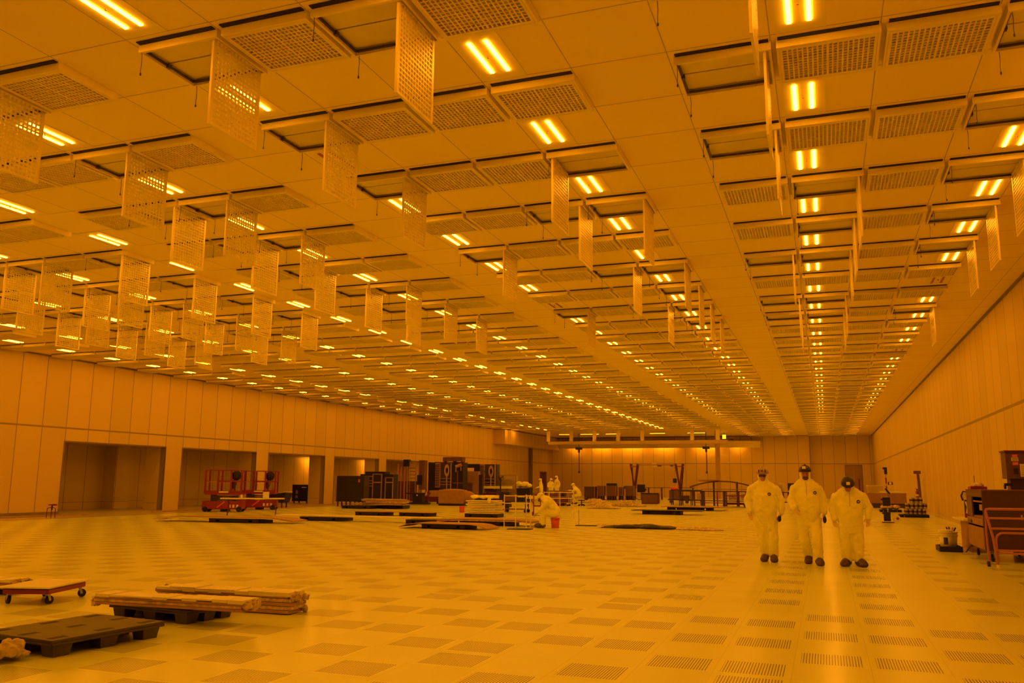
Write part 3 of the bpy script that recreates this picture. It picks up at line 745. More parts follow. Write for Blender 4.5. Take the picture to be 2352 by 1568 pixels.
PAL = [(-18.05, 28.85, .04, 1.75, 'dark pallet beneath the near end of the long pale board'), (-13.45, 28.55, .04, 1.65, 'dark pallet beyond the end of the long pale board'),
       (-11.6, 25.95, .0, 1.55, 'dark pallet under the drooping brown sheet before the white panels'), (-11.2, 28.5, .05, 1.9, 'dark pallet with pale sheets beside the white railing'),
       (-19.9, 26.12, .1, 2.0, 'dark pallet under the long low boards before the folding table'), (-19.0, 34.3, .02, 1.4, 'dark low pallet under a brown sheet, nearer the bay wall'),
       (-16.95, 34.5, .02, 1.35, 'dark low pallet under a brown sheet, nearer the white panels'), (-24.2, 42.0, .05, 1.7, 'dark pallet under wrapped goods beside the black cabinet'),
       (-22.75, 43.2, .05, 1.55, 'second dark pallet under wrapped goods, farther from the black cabinet'), (-13.95, 34.95, .02, 1.5, 'dark pallet under the stack of white panels'),
       (-7.55, 42.4, .02, 1.85, 'dark pallet with open slots carrying a wide black sheet'), (-7.25, 49.6, .02, 2.5, 'dark pallet just behind the slotted one with the black sheet')]
base = pallet(PAL[0][4], (PAL[0][0], PAL[0][1], 0), PAL[0][2], PAL[0][3], 1.0, .15, False, 'dark pallets on the open floor')
for x, y, a, L, lb in PAL[1:]: pallet(lb, (x, y, 0), a, L, 1.0, .15 if y < 40 else .17, False, 'dark pallets on the open floor')
sheet_load('long pale board laid over pallets in front of the folding table', (-16.6, 28.75), .02, 6.9, .62, .152, .045, 1)
sheet_load('low pale boards drooping over a pallet before the red lifts', (-20.4, 26.1), .10, 5.6, 1.1, .155, .022, 2, 'board', sag=.10)
sheet_load('thin brown sheet drooping over the pallet nearest the railing', (-11.6, 25.95), .0, 3.1, 1.15, .155, .018, 1, 'tan', sag=.12)
sheet_load('pale sheets fanned out on the pallet beside the white railing', (-11.2, 28.5), .05, 3.5, 1.2, .155, .03, 2, 'bplast', sag=.05)
sheet_load('brown sheet across the pair of low dark pallets', (-17.9, 34.4), .02, 3.8, .95, .152, .02, 1, 'tan')
sheet_load('wide black sheet lying on the slotted pallet', (-7.3, 42.4), .02, 3.4, 1.3, .172, .03, 1, 'green')
sheet_load('pale sheet lying on the pallet behind the black sheet', (-7.0, 49.6), .02, 3.6, 1.6, .172, .04, 1, 'tan')
# dark tarp with pale film in the middle of the floor
def tarp(name, lb, cat, loc, rz, L, D, H, matn, seed, vox=.03):
    random.seed(seed); s = M()
    for i in range(34):
        x, y = random.uniform(-L/2, L/2), random.uniform(-D/2, D/2); t = 1 - (2*x/L)**2*.8
        s.ell((x, y, .01), (random.uniform(.2, .45), random.uniform(.12, .3), H*t*random.uniform(.5, 1.1)), Matrix.Rotation(random.uniform(-.3, .3), 3, 'Z'), 10, 6)
    s.v = [(x, y, max(z, 0)) for x, y, z in s.v]
    return tag(ob(name, fuse(s, name, matn, vox, 3, .02, .2), None, (loc[0], loc[1], .002), (0, 0, rz)), lb, cat)
tarp('tarpaulin', 'flat black tarpaulin heap lying in the open floor', 'tarp', (-5.9, 28.95), .0, 2.3, .6, .14, 'black', 3)
tarp('plastic_film', 'pale film spilling from behind the flat black tarpaulin', 'film', (-6.3, 30.15), .0, 3.2, .45, .07, 'bplast', 5)
tarp('plastic_film', 'pale film flap at the end of the black tarpaulin nearest the walkers', 'film', (-3.95, 28.8), .1, 1.0, .5, .10, 'bplast', 6)
# wrapped packages near the crates
for i, (x, y, L, D, H, lb) in enumerate(((-16.2, 62.4, 2.2, .9, .34, 'row of wrapped rolls on the floor before the dark crates'), (-12.25, 49.4, 1.3, .8, .30, 'low wrapped package, nearest of those before the crates'),
                                       (-12.1, 54.8, 2.0, .9, .42, 'broad wrapped package heaped before the brown crate'), (-14.2, 56.5, 1.4, .7, .28, 'small wrapped package between the stool and the brown crate'))):
    tarp('wrapped_package', lb, 'package', (x, y), .05, L, D, H, 'wrap', 20 + i, .035)
r = thing('goods_stack', 'long wrapped goods stacked on pallets beside the black cabinet', 'goods', (-23.35, 42.5, .19), .07)
for i, (x0, x1, z0, z1, mt) in enumerate(((-1.5, -.78, 0, .12, 'bplast'), (-.75, 1.55, .02, .13, 'tan'), (-.6, 1.7, .14, .26, 'wrap'), (-.85, 1.75, .27, .36, 'tan'), (-.9, 1.6, .37, .41, 'bplast'))):
    part('wrapped_layer', M().box(x0, x1, -.35, .35, z0*.8, z1*.8).jitter(.015), mt, r)
# stack of white panels
for i in range(8):
    o = random.uniform(-.06, .06)
    single('white_panel', 'white panel in the stack on the dark pallet, %s from the bottom' % ONE[i], 'panel', M().box(-.68 + o, .68 + o, -.45, .45, 0, .054), 'board', (-13.95, 34.95, .152 + i*.072), .02, 'white panels stacked on a pallet')
r = thing('film_cover', 'white film bag draped over the top of the white panel stack', 'film', (-13.95, 34.95, .80), .02)
random.seed(9); s = M()
for i in range(22): s.ell((random.uniform(-.6, .6), random.uniform(-.35, .3), random.uniform(.03, .09)), (.16, .14, .06), None, 8, 5)
s.ell((.38, -.52, -.06), (.09, .03, .17), None, 8, 6); s.ell((.38, -.46, .06), (.09, .1, .04), None, 8, 6)
ob('bag_body', fuse(s, 'bag_body', 'suit', .02, 2, .03, .12), r)

# ================================================================== red lifts, table, cart by the bays
def lift(lb, loc, rz):
    r = thing('scissor_lift', lb, 'lift', loc, rz, 'red scissor lifts')
    ch = part('chassis', M().box(-.92, .92, -.38, .38, .13, .50).box(-.95, -.80, -.36, .36, .08, .52), 'red', r); bev(ch, .02)
    part('side_step', M().bar((-.25, -.39, .2), (.1, -.39, .48), .03, .06), 'orange', ch)
    for x in (.30, .48, .66): part('warning_label', M().box(x, x + .09, -.388, -.382, .20, .34), 'label', ch)
    for x in (-.80, .78):
        for y in (-.34, .34): part('wheel', M().cyl((x, y - .05, .13), (x, y + .05, .13), .13, n=18).cyl((x, y - .055, .13), (x, y + .055, .13), .05, n=10), 'rubber', r)
    part('undercarriage', M().box(-.1, .22, -.3, .3, .02, .13), 'black', r)
    sc = M()
    for z in (.53, .61, .69):
        for y in (-.22, .22): sc.bar((-.6, y, z), (.6, y, z + .06), .03, .04).bar((-.6, y, z + .06), (.6, y, z), .03, .04)
    sc.box(-.62, -.42, -.18, .18, .50, .82); part('scissor_stack', sc, 'dmetal', r)
    part('platform', M().box(-.86, .86, -.37, .37, .80, .88).box(-.86, .86, -.38, -.36, .88, 1.0), 'red', r)
    g = M(); z0, z1, zm = .88, 1.98, 1.44
    for x in (-.85, -.26, .35, .85):
        for y in (-.36, .36): g.box(x - .04, x + .04, y - .03, y + .03, z0, z1)
    for y in (-.36, .36): g.box(-.87, .87, y - .02, y + .02, z1 - .04, z1).box(-.26, .87, y - .018, y + .018, zm - .035, zm + .035)
    for x in (-.85, .85): g.box(x - .02, x + .02, -.36, .36, z1 - .04, z1).box(x - .018, x + .018, -.36, .36, zm - .02, zm + .02)
    part('guard_rail', g, 'red', r)
    part('gate', M().box(-.82, -.29, -.35, -.33, .95, .99).box(-.82, -.79, -.35, -.33, .95, 1.94).box(-.32, -.29, -.35, -.33, .95, 1.94).box(-.82, -.29, -.35, -.33, 1.40, 1.43), 'tan', r)
    part('control_box', M().ell((.55, -.2, 1.72), (.24, .16, .24), None, 10, 7).box(.30, .42, -.3, -.1, 1.1, 1.5), 'black', r)
    part('control_cable', M().tube([(.45, -.3, 1.5), (.5, -.34, 1.25), (.38, -.34, 1.0), (.55, -.33, 1.2), (.62, -.3, 1.5)], .018, 6), 'rubber', r)
    part('lift_label', M().box(-.2, .25, -.388, -.381, .9, .97), 'label', r)
    return r
lift('red scissor lift with folded cage, nearer to the camera of two', (-27.2, 34.35, 0), .42)
lift('red scissor lift with folded cage, behind the folding table', (-27.55, 37.5, 0), .42)
r = thing('folding_table', 'long pale folding table standing before the red lifts', 'table', (-23.2, 31.15, 0), .62)
part('table_top', M().box(-1.32, 1.32, -.38, .38, .70, .745), 'board', r)
for x in (-1.0, .95):
    for y in (-.3, .3): part('leg', M().tube([(x + (.0), y, .70), (x + .04, y*.95, .35), (x + .02*(1 if x > 0 else -1), y, 0)], .018, 6), 'dred', r)
    part('leg_brace', M().box(x - .012, x + .02, -.3, .3, .28, .30), 'dred', r)
single('paper_carton', 'white paper carton standing on the folding table', 'box', M().box(-.13, .13, -.1, .1, 0, .26), 'board', (-22.75, 31.45, .747), .6)
r = thing('spray_bottle', 'small white bottle standing on the folding table', 'bottle', (-23.6, 30.9, .747))
part('bottle_body', M().lathe([(.05, 0), (.05, .1), (.02, .15)], n=12), 'label', r); part('cap', M().cyl((0, 0, .15), (0, 0, .19), .022, n=10), 'red', r)
r = thing('tilt_cart', 'black tapered tilt cart beside the second red lift', 'cart', (-28.75, 41.0, 0), .1)
part('hopper', M().box(-.58, .58, -.42, .42, .28, .80, 0, .16, .10), 'black', r); part('lid_board', M().obb((.35, 0, .84), (.5, .7, .03), Matrix.Rotation(-.12, 3, 'Y')), 'board', r)
for x, y in ((-.3, -.25), (.3, -.25), (-.3, .25), (.3, .25)): part('leg', M().box(x - .03, x + .03, y - .03, y + .03, 0, .29), 'dred', r)
part('push_bar', M().tube([(-.5, -.3, .75), (-.66, -.3, .82), (-.66, .3, .82), (-.5, .3, .75)], .015, 6), 'dmetal', r)
r = thing('equipment_crate', 'dark boxy equipment crate on casters inside the lit bay', 'crate', (-33.25, 50.1, 0), .0)
part('crate_body', M().box(-.62, .62, -.4, .4, .12, 1.22), 'green', r)
for x, z, w_, h_ in ((-.25, .62, .16, .24), (-.25, .34, .18, .16), (.3, 1.02, .36, .05)): part('crate_label', M().box(x - w_/2, x + w_/2, -.41, -.4, z, z + h_), 'label' if h_ < .1 else 'tan', r)
for x in (-.5, .5):
    for y in (-.3, .3): part('caster', M().cyl((x, y - .02, .06), (x, y + .02, .06), .06, n=12), 'rubber', r)
r = thing('floor_valve', 'small red valve wheel on a thin stand by the bay wall', 'valve', (-28.4, 25.6, 0))
part('hand_wheel', M().lathe([(.10, -.015), (.14, -.02), (.14, .02), (.10, .015)], (0, 0, .50), 14).box(-.11, .11, -.012, .012, .49, .51).box(-.012, .012, -.11, .11, .49, .51).box(.05, .22, -.03, .03, .47, .53), 'red', r)
part('stem', M().cyl((0, 0, .3), (0, 0, .5), .03, n=8), 'dred', r)
for x, y in ((-.2, -.05), (.08, -.08), (.08, .1)): part('leg', M().tube([(0, 0, .42), (x*.9, y, .36), (x, y, 0)], .016, 6), 'dred', r)
for j, y in enumerate((28.0, 31.4)): single('floor_conduit', 'thin pale conduit along the foot of the bay wall, %s length' % ('nearer' if j == 0 else 'farther'), 'conduit', M().box(-.04, .04, -4.0 if j == 0 else .65, .6 if j == 0 else 30, 0, .05), 'tan', (-29.4, y, 0), 0)
# black cabinet and rack
r = thing('display_cabinet', 'large black flat-sided cabinet on thin legs by the bays', 'cabinet', (-26.85, 45.7, 0), .06)
bev(part('cabinet_body', M().box(-.92, .90, -.35, .35, .27, 1.80), 'green', r), .02)
for x in (-.84, -.28, .3, .82): part('leg', M().box(x - .035, x + .035, -.3, -.22, 0, .28).box(x - .035, x + .035, .22, .3, 0, .28), 'dred', r)
part('door_sticker', M().box(.52, .63, -.362, -.35, 1.42, 1.6), 'copper', r)
r = thing('server_rack', 'black open rack with pale framed doors behind the black cabinet', 'rack', (-28.0, 51.2, 0), .05)
part('rack_body', M().box(-1.35, 1.05, -.3, .5, .1, 1.95).box(-1.0, .45, -.3, .5, 1.95, 2.12), 'black', r)
fr = lambda x0, x1, z0, z1, y=-.33: M().box(x0, x0 + .06, y - .03, y, z0, z1).box(x1 - .06, x1, y - .03, y, z0, z1).box(x0, x1, y - .03, y, z1 - .05, z1).box(x0, x1, y - .03, y, z0, z0 + .05)
for x0, x1, z0, z1 in ((-.42, .28, .3, 1.98), (.5, 1.1, .3, 1.75)):
    f = part('framed_door', fr(x0, x1, z0, z1), 'tan', r); part('door_panel', M().box(x0 + .06, x1 - .06, -.345, -.325, z0 + .05, z1 - .05), 'green', f); part('door_rail', M().box(x0, x1, -.365, -.33, 1.38, 1.45), 'tan', f)
for z in (1.15, 1.32, 1.5, 1.78): part('shelf_edge', M().box(-.95, -.45, -.34, -.3, z, z + .04), 'tan', r)
r = thing('piping_skid', 'tall brown piping skid standing between the rack and the ringed tool', 'machine', (-28.55, 56.0, 0), .05)
part('skid_panel', M().box(-.85, .75, -.1, .3, .1, 1.5), 'brown', r)
for x, z1, rr in ((-.55, 2.75, .05), (-.3, 2.5, .04), (-.02, 3.0, .06), (.2, 2.6, .045)): part('riser_pipe', M().cyl((x, -.2, .2), (x, -.2, z1), rr, n=10), 'copper' if x < 0 else 'tan', r)
for i in range(9): part('ladder_rung', M().box(.4, .85, -.26, -.2, .5 + i*.24, .54 + i*.24), 'dred', r)
part('ladder_rail', M().box(.38, .42, -.26, -.2, .2, 2.9).box(.83, .87, -.26, -.2, .2, 2.9), 'tan', r)
part('side_column', M().box(1.1, 1.5, -.2, .4, .9, 3.0), 'brown', r); part('valve_box', M().box(1.0, 1.35, -.3, 0, 1.25, 1.95).box(-.1, .3, -.3, .1, 2.55, 3.05), 'black', r)
r = thing('pump_cart', 'black pump cart on the floor before the piping skid', 'cart', (-25.15, 51.2, 0), 0)
part('cart_base', M().box(-.75, .75, -.3, .3, .03, .14), 'black', r); part('pump_body', M().box(-.3, .35, -.25, .25, .14, .72), 'black', r); part('cart_top', M().box(-.75, .35, -.28, .28, .68, .76), 'green', r)
part('hose', M().tube([(.4, 0, .5), (.6, -.1, 1.0), (.75, -.1, .6), (.7, 0, .1)], .035, 8), 'dred', r); part('gauge', M().cyl((.02, -.27, .6), (.02, -.25, .6), .05, n=12), 'label', r)
# ringed process tools
def tool(lb, loc, rz, second=False):
    r = thing('process_tool', lb, 'machine', loc, rz)
    part('side_bank', M().box(-1.42, -.98, -.4, .6, .62, 2.90), 'black', r)
    lad = part('fin_tower', M().box(-.95, -.55, -.36, .3, 1.05, 2.88), 'tan', r)
    for i in range(13): part('fin', M().box(-.92, -.60, -.40, -.36, 1.15 + i*.13, 1.20 + i*.13), 'black', lad)
    part('core_panel', M().box(-.55, .45, -.25, .5, .7, 2.88), 'dmetal', r)
    ring = M()
    for i in range(24):
        a0, a1 = 2*PI*i/24, 2*PI*(i+1)/24
        for (ra, rb) in ((.11, .225),):
            P_ = lambda a, rr, y: (-.02 + rr*.9*math.cos(a), y, 2.32 + rr*2.05*math.sin(a))
            ring.add([P_(a0, ra, -.34), P_(a1, ra, -.34), P_(a1, rb, -.34), P_(a0, rb, -.34), P_(a0, ra, -.25), P_(a1, ra, -.25), P_(a1, rb, -.25), P_(a0, rb, -.25)], [(0, 1, 2, 3), (7, 6, 5, 4), (3, 2, 6, 7), (0, 4, 5, 1)])
    part('port_ring', ring, 'cardboard' if 0 else 'bwood', r, label='large pale oval port ring')
    part('port_hole', M().box(-.11, .07, -.27, -.252, 2.1, 2.55), 'black', r)
    part('chrome_pipe', M().cyl((.32, -.34, .9), (.32, -.34, 2.85), .05, n=10).cyl((-.02, -.33, .95), (-.02, -.33, 1.9), .05, n=10), 'metal', r)
    for z in (1.25, 1.45, 1.7): part('cross_pipe', M().box(-.5, .3, -.36, -.3, z, z + .05), 'tan', r)
    if not second:
        part('side_bank', M().box(.50, 1.30, -.4, .6, .62, 2.92), 'black', r)
        part('bank_stripe', M().box(.5, 1.3, -.42, -.4, 1.38, 1.41).box(.85, .88, -.42, -.4, .64, 2.3), 'copper', r)
        part('hose_cap', M().cyl((.75, -.5, 2.6), (1.2, -.5, 2.75), .12, n=12).box(.72, .80, -.5, -.42, 2.2, 2.6).box(1.12, 1.18, -.5, -.42, 2.3, 2.7), 'tan', r)
        part('roof_module', M().box(-.4, 1.15, -.2, .5, 3.02, 3.32).box(-.4, -.15, -.25, -.2, 3.0, 3.32), 'brown', r); part('roof_frame', M().box(-.35, -.28, -.2, .4, 2.88, 3.02).box(.4, .5, -.2, .4, 2.88, 3.02).box(1.05, 1.15, -.2, .4, 2.88, 3.02).box(-1.1, 1.2, -.1, .2, 2.90, 2.96), 'dred', r)
    else:
        part('bridge_duct', M().box(-2.1, -1.42, -.3, .3, 2.60, 2.90), 'black', r)
    part('skid_base', M().box(-1.4, 1.28 if not second else .45, -.38, .58, 0, .62), 'dred', r)
    return r
tool('tall dark process tool with an oval ring, under the bay wall', (-26.75, 59.5, 0), .06)
t2 = tool('second dark process tool with a smaller ring and bridge duct', (-24.9, 63.9, 0), .05, True)
r = thing('tool_enclosure', 'brown panelled enclosure between the two ringed tools', 'machine', (-25.95, 61.6, 0), .05)
part('enclosure_body', M().box(-.35, .75, 0, .5, .5, 2.3), 'cardboard', r); part('enclosure_window', M().box(-.1, .3, -.03, 0, .8, 1.4), 'brown', r); part('top_rail', M().box(-.4, .78, -.04, 0, 1.5, 1.55), 'tan', r); part('plinth', M().box(-.35, .75, 0, .5, 0, .5), 'black', r)
r = thing('covered_crate', 'large crate under a smooth brown cloth cover', 'crate', (-22.3, 50.4, 0), .06)
s = M().box(-.86, .80, -.45, .45, .12, .98).ell((.9, 0, .55), (.6, .42, .38), None, 12, 8).ell((0, 0, .95), (.8, .4, .1), None, 12, 6)
ob('cloth_cover', fuse(s, 'cloth_cover', 'cardboard', .04, 6), r); part('crate_skid', M().box(-.84, .78, -.42, .42, 0, .13), 'black', r)
r = thing('small_generator', 'red and pale machine low on the floor beside the covered crate', 'machine', (-25.1, 53.4, 0))
part('machine_base', M().box(-.75, .55, -.3, .3, .2, .48), 'dred', r); part('pale_hood', M().box(-.2, .55, -.28, .28, .48, .9), 'tan', r); part('red_hose', M().tube([(-.7, -.3, .6), (-.4, -.32, .5), (-.1, -.32, .75)], .05, 8), 'red', r)
for x in (-.6, .45): part('foot', M().box(x - .08, x + .08, -.25, .25, 0, .2), 'black', r)
r = thing('hose_reel', 'red domed reel beside the covered crate behind the white beam', 'reel', (-22.55, 52.9, 0))
part('reel_drum', M().cyl((0, -.2, .55), (0, .2, .55), .33, n=20), 'red', r); part('reel_stand', M().box(-.3, .3, -.22, .22, 0, .26), 'dmetal', r)
def beam(lb, loc, rz, L, z, stands):
    r = thing('white_beam', lb, 'beam', loc, rz)
    part('beam_bar', M().box(-L/2, L/2, -.1, .1, z, z + .2), 'board', r)
    for x in stands: part('trestle', M().bar((x - .25, 0, 0), (x, 0, z), .05, .05).bar((x + .25, 0, 0), (x, 0, z), .05, .05).box(x - .2, x + .2, -.08, .08, z - .04, z), 'dred', r)
beam('long white beam lying on trestles behind the white panels', (-19.6, 51.5, 0), .08, 5.4, .46, (-2.0, .1, 2.1))
beam('shorter white beam held up before the wrapped tool frame', (-24.1, 62.9, 0), .05, 2.4, .98, (-.8, .8))
r = thing('lift_mast', 'tall black mast with a boom behind the long white beam', 'lift', (-23.4, 57.8, 0), 0)
part('mast_post', M().box(-.14, .14, -.14, .14, .1, 2.0), 'black', r); part('mast_base', M().box(-.4, .4, -.3, .3, 0, .1), 'black', r)
part('boom', M().bar((0, -.1, 1.9), (.35, -.1, 2.3), .06, .06), 'dmetal', r)
r = thing('wire_mast', 'thin black mast standing on the floor before the wrapped tool frame', 'mast', (-21.4, 56.5, 0))
part('post', M().cyl((0, 0, .05), (0, 0, 1.75), .05, n=8), 'black', r); part('base_plate', M().box(-.3, .3, -.25, .25, 0, .06), 'black', r); part('cross_arm', M().bar((-.15, 0, 1.65), (.2, 0, 1.9), .05, .05).bar((-.2, 0, 1.9), (.1, 0, 1.6), .04, .04), 'black', r)
r = thing('wrapped_tool_frame', 'tool frame wrapped in clear film beside the second ringed tool', 'machine', (-24.85, 65.8, 0), .05)
fm2 = M()
for x in (-1.3, 0, 1.35):
    for y in (-.4, .4): fm2.box(x - .04, x + .04, y - .04, y + .04, 0, 2.05)
for z in (.75, 1.3, 2.0):
    for y in (-.4, .4): fm2.box(-1.3, 1.35, y - .03, y + .03, z, z + .06)
part('steel_frame', fm2, 'dred', r); part('film_wrap', M().box(-1.36, 1.41, -.46, .46, .1, 2.08), 'film', r)
part('inner_unit', M().box(-1.1, 1.1, -.3, .3, .15, .95), 'brown2', r); part('inner_unit', M().box(-1.2, -.2, -.3, .3, 1.36, 1.8), 'brown', r); part('inner_unit', M().box(.1, 1.1, -.25, .3, 1.36, 1.7), 'tan', r)
r = thing('black_bin', 'square black bin in front of the reaching worker', 'bin', (-22.35, 64.4, 0)); part('bin_body', M().box(-.55, .55, -.4, .4, .06, 1.02, 0, .03, .03), 'black', r); part('bin_skid', M().box(-.5, .5, -.35, .35, 0, .06), 'rubber', r)
s = M()
for i in range(14): s.ell((random.uniform(-.4, .4), random.uniform(-.25, .25), random.uniform(.2, .42)), (.28, .22, .18), None, 10, 6)
tag(ob('pale_sack', fuse(s, 'pale_sack', 'suit', .04, 3, .04, .2), None, (-22.5, 64.45, 1.0)), 'bulging pale sack resting on the square black bin', 'sack')
# white guard rails
def rail(lb, pts, loc, H, zs, group='white guard rails'):
    r = thing('guard_rail', lb, 'railing', loc, 0, group)
    for x, y in pts: part('post', M().cyl((x, y, 0), (x, y, H), .018, n=8), 'label', r); 
    for z in zs: part('rail_bar', M().tube([(x, y, z) for x, y in pts], .016, 6), 'label', r)
    return r
rail('white tubular railing around a floor opening beside the sitting worker', [(-.40, -.25), (.05, -.4), (.42, .0), (.15, .35)], (-9.5, 26.75, 0), 1.10, (.42, .82, 1.06))
rail('second white tubular railing standing behind the sitting worker', [(-.3, -.2), (.42, -.3), (.85, .25)], (-10.75, 34.5, 0), 1.12, (.40, .85, 1.09))
single('floor_hatch', 'thin black floor hatch plate at the foot of the near white railing', 'hatch', M().box(-.35, .35, -.3, .3, 0, .02), 'black', (-9.35, 26.5, .001), .0)
r = thing('measuring_rod', 'thin upright rod on a flat foot behind the orange pail', 'rod', (-8.25, 29.6, 0)); part('rod', M().cyl((0, 0, 0), (0, 0, .55), .01, n=6), 'metal', r); part('foot_plate', M().box(-.1, .65, -.08, .08, 0, .03), 'dmetal', r)
r = thing('utility_cart', 'dark shelved cart with black wheels behind the near white railing', 'cart', (-14.6, 40.8, 0), .05)
part('shelf', M().box(-.6, .6, -.3, .3, .52, .56), 'black', r); part('shelf', M().box(-.6, .6, -.3, .3, .15, .19), 'dred', r)
for x in (-.55, .55):
    for y in (-.27, .27): part('upright', M().box(x - .02, x + .02, y - .02, y + .02, .1, .95), 'black', r); part('wheel', M().cyl((x, y - .025, .08), (x, y + .025, .08), .08, n=12), 'rubber', r)
part('tool_box', M().box(-.5, .0, -.25, .25, .56, .85), 'brown', r); part('tool_box', M().box(.1, .45, -.2, .2, .56, .75), 'black', r)
r = thing('tank_cart', 'dark cart with bottles and round wheels beside the white panels', 'cart', (-16.5, 44.3, 0), .05)
part('frame', M().box(-.3, .3, -.25, .25, .15, .3).box(-.28, .28, -.2, .2, .3, .95), 'black', r)
for x in (-.22, .2): part('wheel', M().cyl((x, -.3, .12), (x, -.24, .12), .12, n=14), 'rubber', r)
r = thing('hand_truck', 'red hand truck standing behind the bent-over worker', 'hand truck', (-12.45, 37.6, 0), .1)
part('frame', M().tube([(-.16, 0, .05), (-.16, .05, 1.0), (.16, .05, 1.0), (.16, 0, .05)], .025, 8).box(-.16, .16, 0, .03, .4, .46), 'red', r); part('toe_plate', M().box(-.18, .18, -.2, 0, 0, .02), 'dred', r)
for x in (-.2, .2): part('wheel', M().cyl((x - .02, .06, .09), (x + .02, .06, .09), .09, n=12), 'rubber', r)
# work bench with tools where the standing pair work
r = thing('wire_bench', 'pale tube-framed bench with brown bins before the standing pair', 'bench', (-16.2, 53.6, 0), .06)
fb = M()
for x in (-.68, .0, .68):
    for y in (-.35, .35): fb.box(x - .025, x + .025, y - .025, y + .025, .12, .92)
for z in (.2, .55, .9):
    for y in (-.35, .35): fb.box(-.68, .68, y - .02, y + .02, z, z + .04)
part('tube_frame', fb, 'tan', r); part('bench_top', M().box(-.7, .7, -.37, .37, .92, .96), 'brown2', r); part('bin', M().box(-.6, .0, -.3, .3, .24, .8), 'brown', r); part('bin', M().box(.1, .62, -.3, .3, .24, .6), 'dred', r)
for x in (-.6, .6): part('wheel', M().cyl((x, -.3, .06), (x, -.24, .06), .06, n=12).cyl((x, .24, .06), (x, .3, .06), .06, n=12), 'rubber', r)
r = thing('tool_cabinet', 'dark brown cabinet the stool worker leans on', 'cabinet', (-16.5, 54.75, 0), .05)
part('cabinet_body', M().box(-.34, .34, -.3, .3, .1, .90), 'brown2', r); part('cabinet_plinth', M().box(-.36, .36, -.32, .32, 0, .1), 'dred', r); part('door_seam', M().box(-.01, .01, -.31, -.3, .15, .85), 'metal', r)

# ================================================================== far crates, gantry, tables
CR = [(-19.25, 72.9, .98, 1.15, .1, 'brown2', 'dark crate nearest the stool worker in the far row'), (-18.38, 73.3, .62, 1.22, .36, 'brown', 'brown crate second in the far row, on slats'), (-17.55, 73.8, .86, 1.24, .36, 'brown', 'brown crate under the dark case in the far row'),
      (-16.85, 74.4, .42, 1.12, .36, 'brown', 'narrow brown crate in the far row beside the wide gap'), (-16.15, 74.9, .80, 1.24, .36, 'brown', 'brown crate last in the far row, beside the red trestle')]
for x, y, w_, h_, z0, mt, lb in CR:
    r = thing('shipping_crate', lb, 'crate', (x, y, 0), .06, 'row of crates before the far wall')
    part('crate_box', M().box(-w_/2, w_/2, -.4, .4, z0, h_), mt, r)
    n = max(2, int(w_/.2))
    for i in range(n): part('slat', M().box(-w_/2 + (i + .15)*w_/n, -w_/2 + (i + .6)*w_/n, -.4, .4, .02, z0), 'brown2', r)
    part('crate_skid', M().box(-w_/2, w_/2, -.4, .4, 0, .05), 'brown2', r)
    part('corner_strip', M().box(-w_/2, -w_/2 + .04, -.42, -.4, z0, h_).box(w_/2 - .04, w_/2, -.42, -.4, z0, h_), 'cardboard', r)
single('flat_case', 'flat black case lying on top of the far brown crate', 'case', M().box(-.42, .42, -.3, .3, 0, .2), 'black', (-17.55, 73.8, 1.242), .06)
r = thing('cardboard_figure', 'thin pale post with a dark head standing between the far crates', 'post', (-15.9, 71.5, 0)); part('post', M().cyl((0, 0, 0), (0, 0, 1.05), .05, n=8), 'tan', r); part('post_head', M().ell((0, 0, 1.12), (.1, .1, .12), None, 8, 6), 'brown2', r)
def trestle(lb, x, y, flip):
    r = thing('gantry_trestle', lb, 'trestle', (x, y, 0), 0, 'dark red gantry trestles'); f = -1 if flip else 1
    for (x0, x1, y0, y1) in ((-.32*f, .06*f, -.3, -.1), (.36*f, .0, -.3, -.1), (-.32*f, -.1*f, .3, .1), (.36*f, .05*f, .3, .1)): part('leg', M().bar((x1, y1, .9), (x0, y0, 3.25), .10, .10), 'dred', r)
    part('stand_post', M().box(-.06, .12, -.08, .08, .05, 1.5), 'dred', r); part('foot', M().box(-.1, .16, -.5, .5, 0, .08), 'dred', r)
    part('top_bracket', M().box(-.1*f - .3, -.1*f + .3, -.05, .05, 2.95, 3.1), 'copper', r)
trestle('dark red V-shaped trestle nearer the crates before the far wall', -16.85, 80, False); trestle('dark red V-shaped trestle farther from the crates before the far wall', -12.6, 80, True)
r = thing('gantry_crossbar', 'thin amber beam with lamps spanning the dark red trestles', 'beam', (-14.8, 80, 0))
part('beam_bar', M().box(-1.75, 1.95, -.04, .04, 3.12, 3.20), 'tan', r); part('work_lamp', M().box(-.35, .02, -.1, .1, 3.22, 3.3), 'label', r); part('work_lamp', M().box(-.3, .05, -.1, .1, 2.98, 3.08), 'label', r); part('clamp_block', M().box(.15, .5, -.1, .1, 3.02, 3.14).box(1.35, 1.6, -.1, .1, 3.02, 3.18), 'brown', r)
r = thing('display_screen', 'square black screen on a thin stand before the far wall', 'screen', (-15.4, 76.0, 0)); part('screen_panel', M().box(-.36, .34, -.05, .05, .68, 1.36), 'black', r); part('stand', M().box(-.05, .05, -.05, .05, .05, .68).box(-.3, .3, -.2, .2, 0, .05), 'dred', r); part('side_box', M().box(.34, .46, -.08, .05, .82, 1.0), 'black', r)
single('far_sign_box', 'small black box hung on the far red trestle', 'box', M().box(-.16, .16, -.1, .1, 0, .4), 'black', (-13.0, 79.6, 1.52), 0)
r = thing('brown_case', 'low brown case with a black rim on the floor', 'case', (-12.05, 62.6, 0), .08)
part('case_body', M().box(-.58, .58, -.35, .35, .06, .70), 'brown', r); part('case_rim', M().box(-.6, .62, -.37, .37, .70, .78), 'black', r); part('case_skid', M().box(-.57, .57, -.33, .33, 0, .06), 'dred', r); part('case_side', M().box(.58, .66, -.36, .36, .04, .7), 'dred', r)
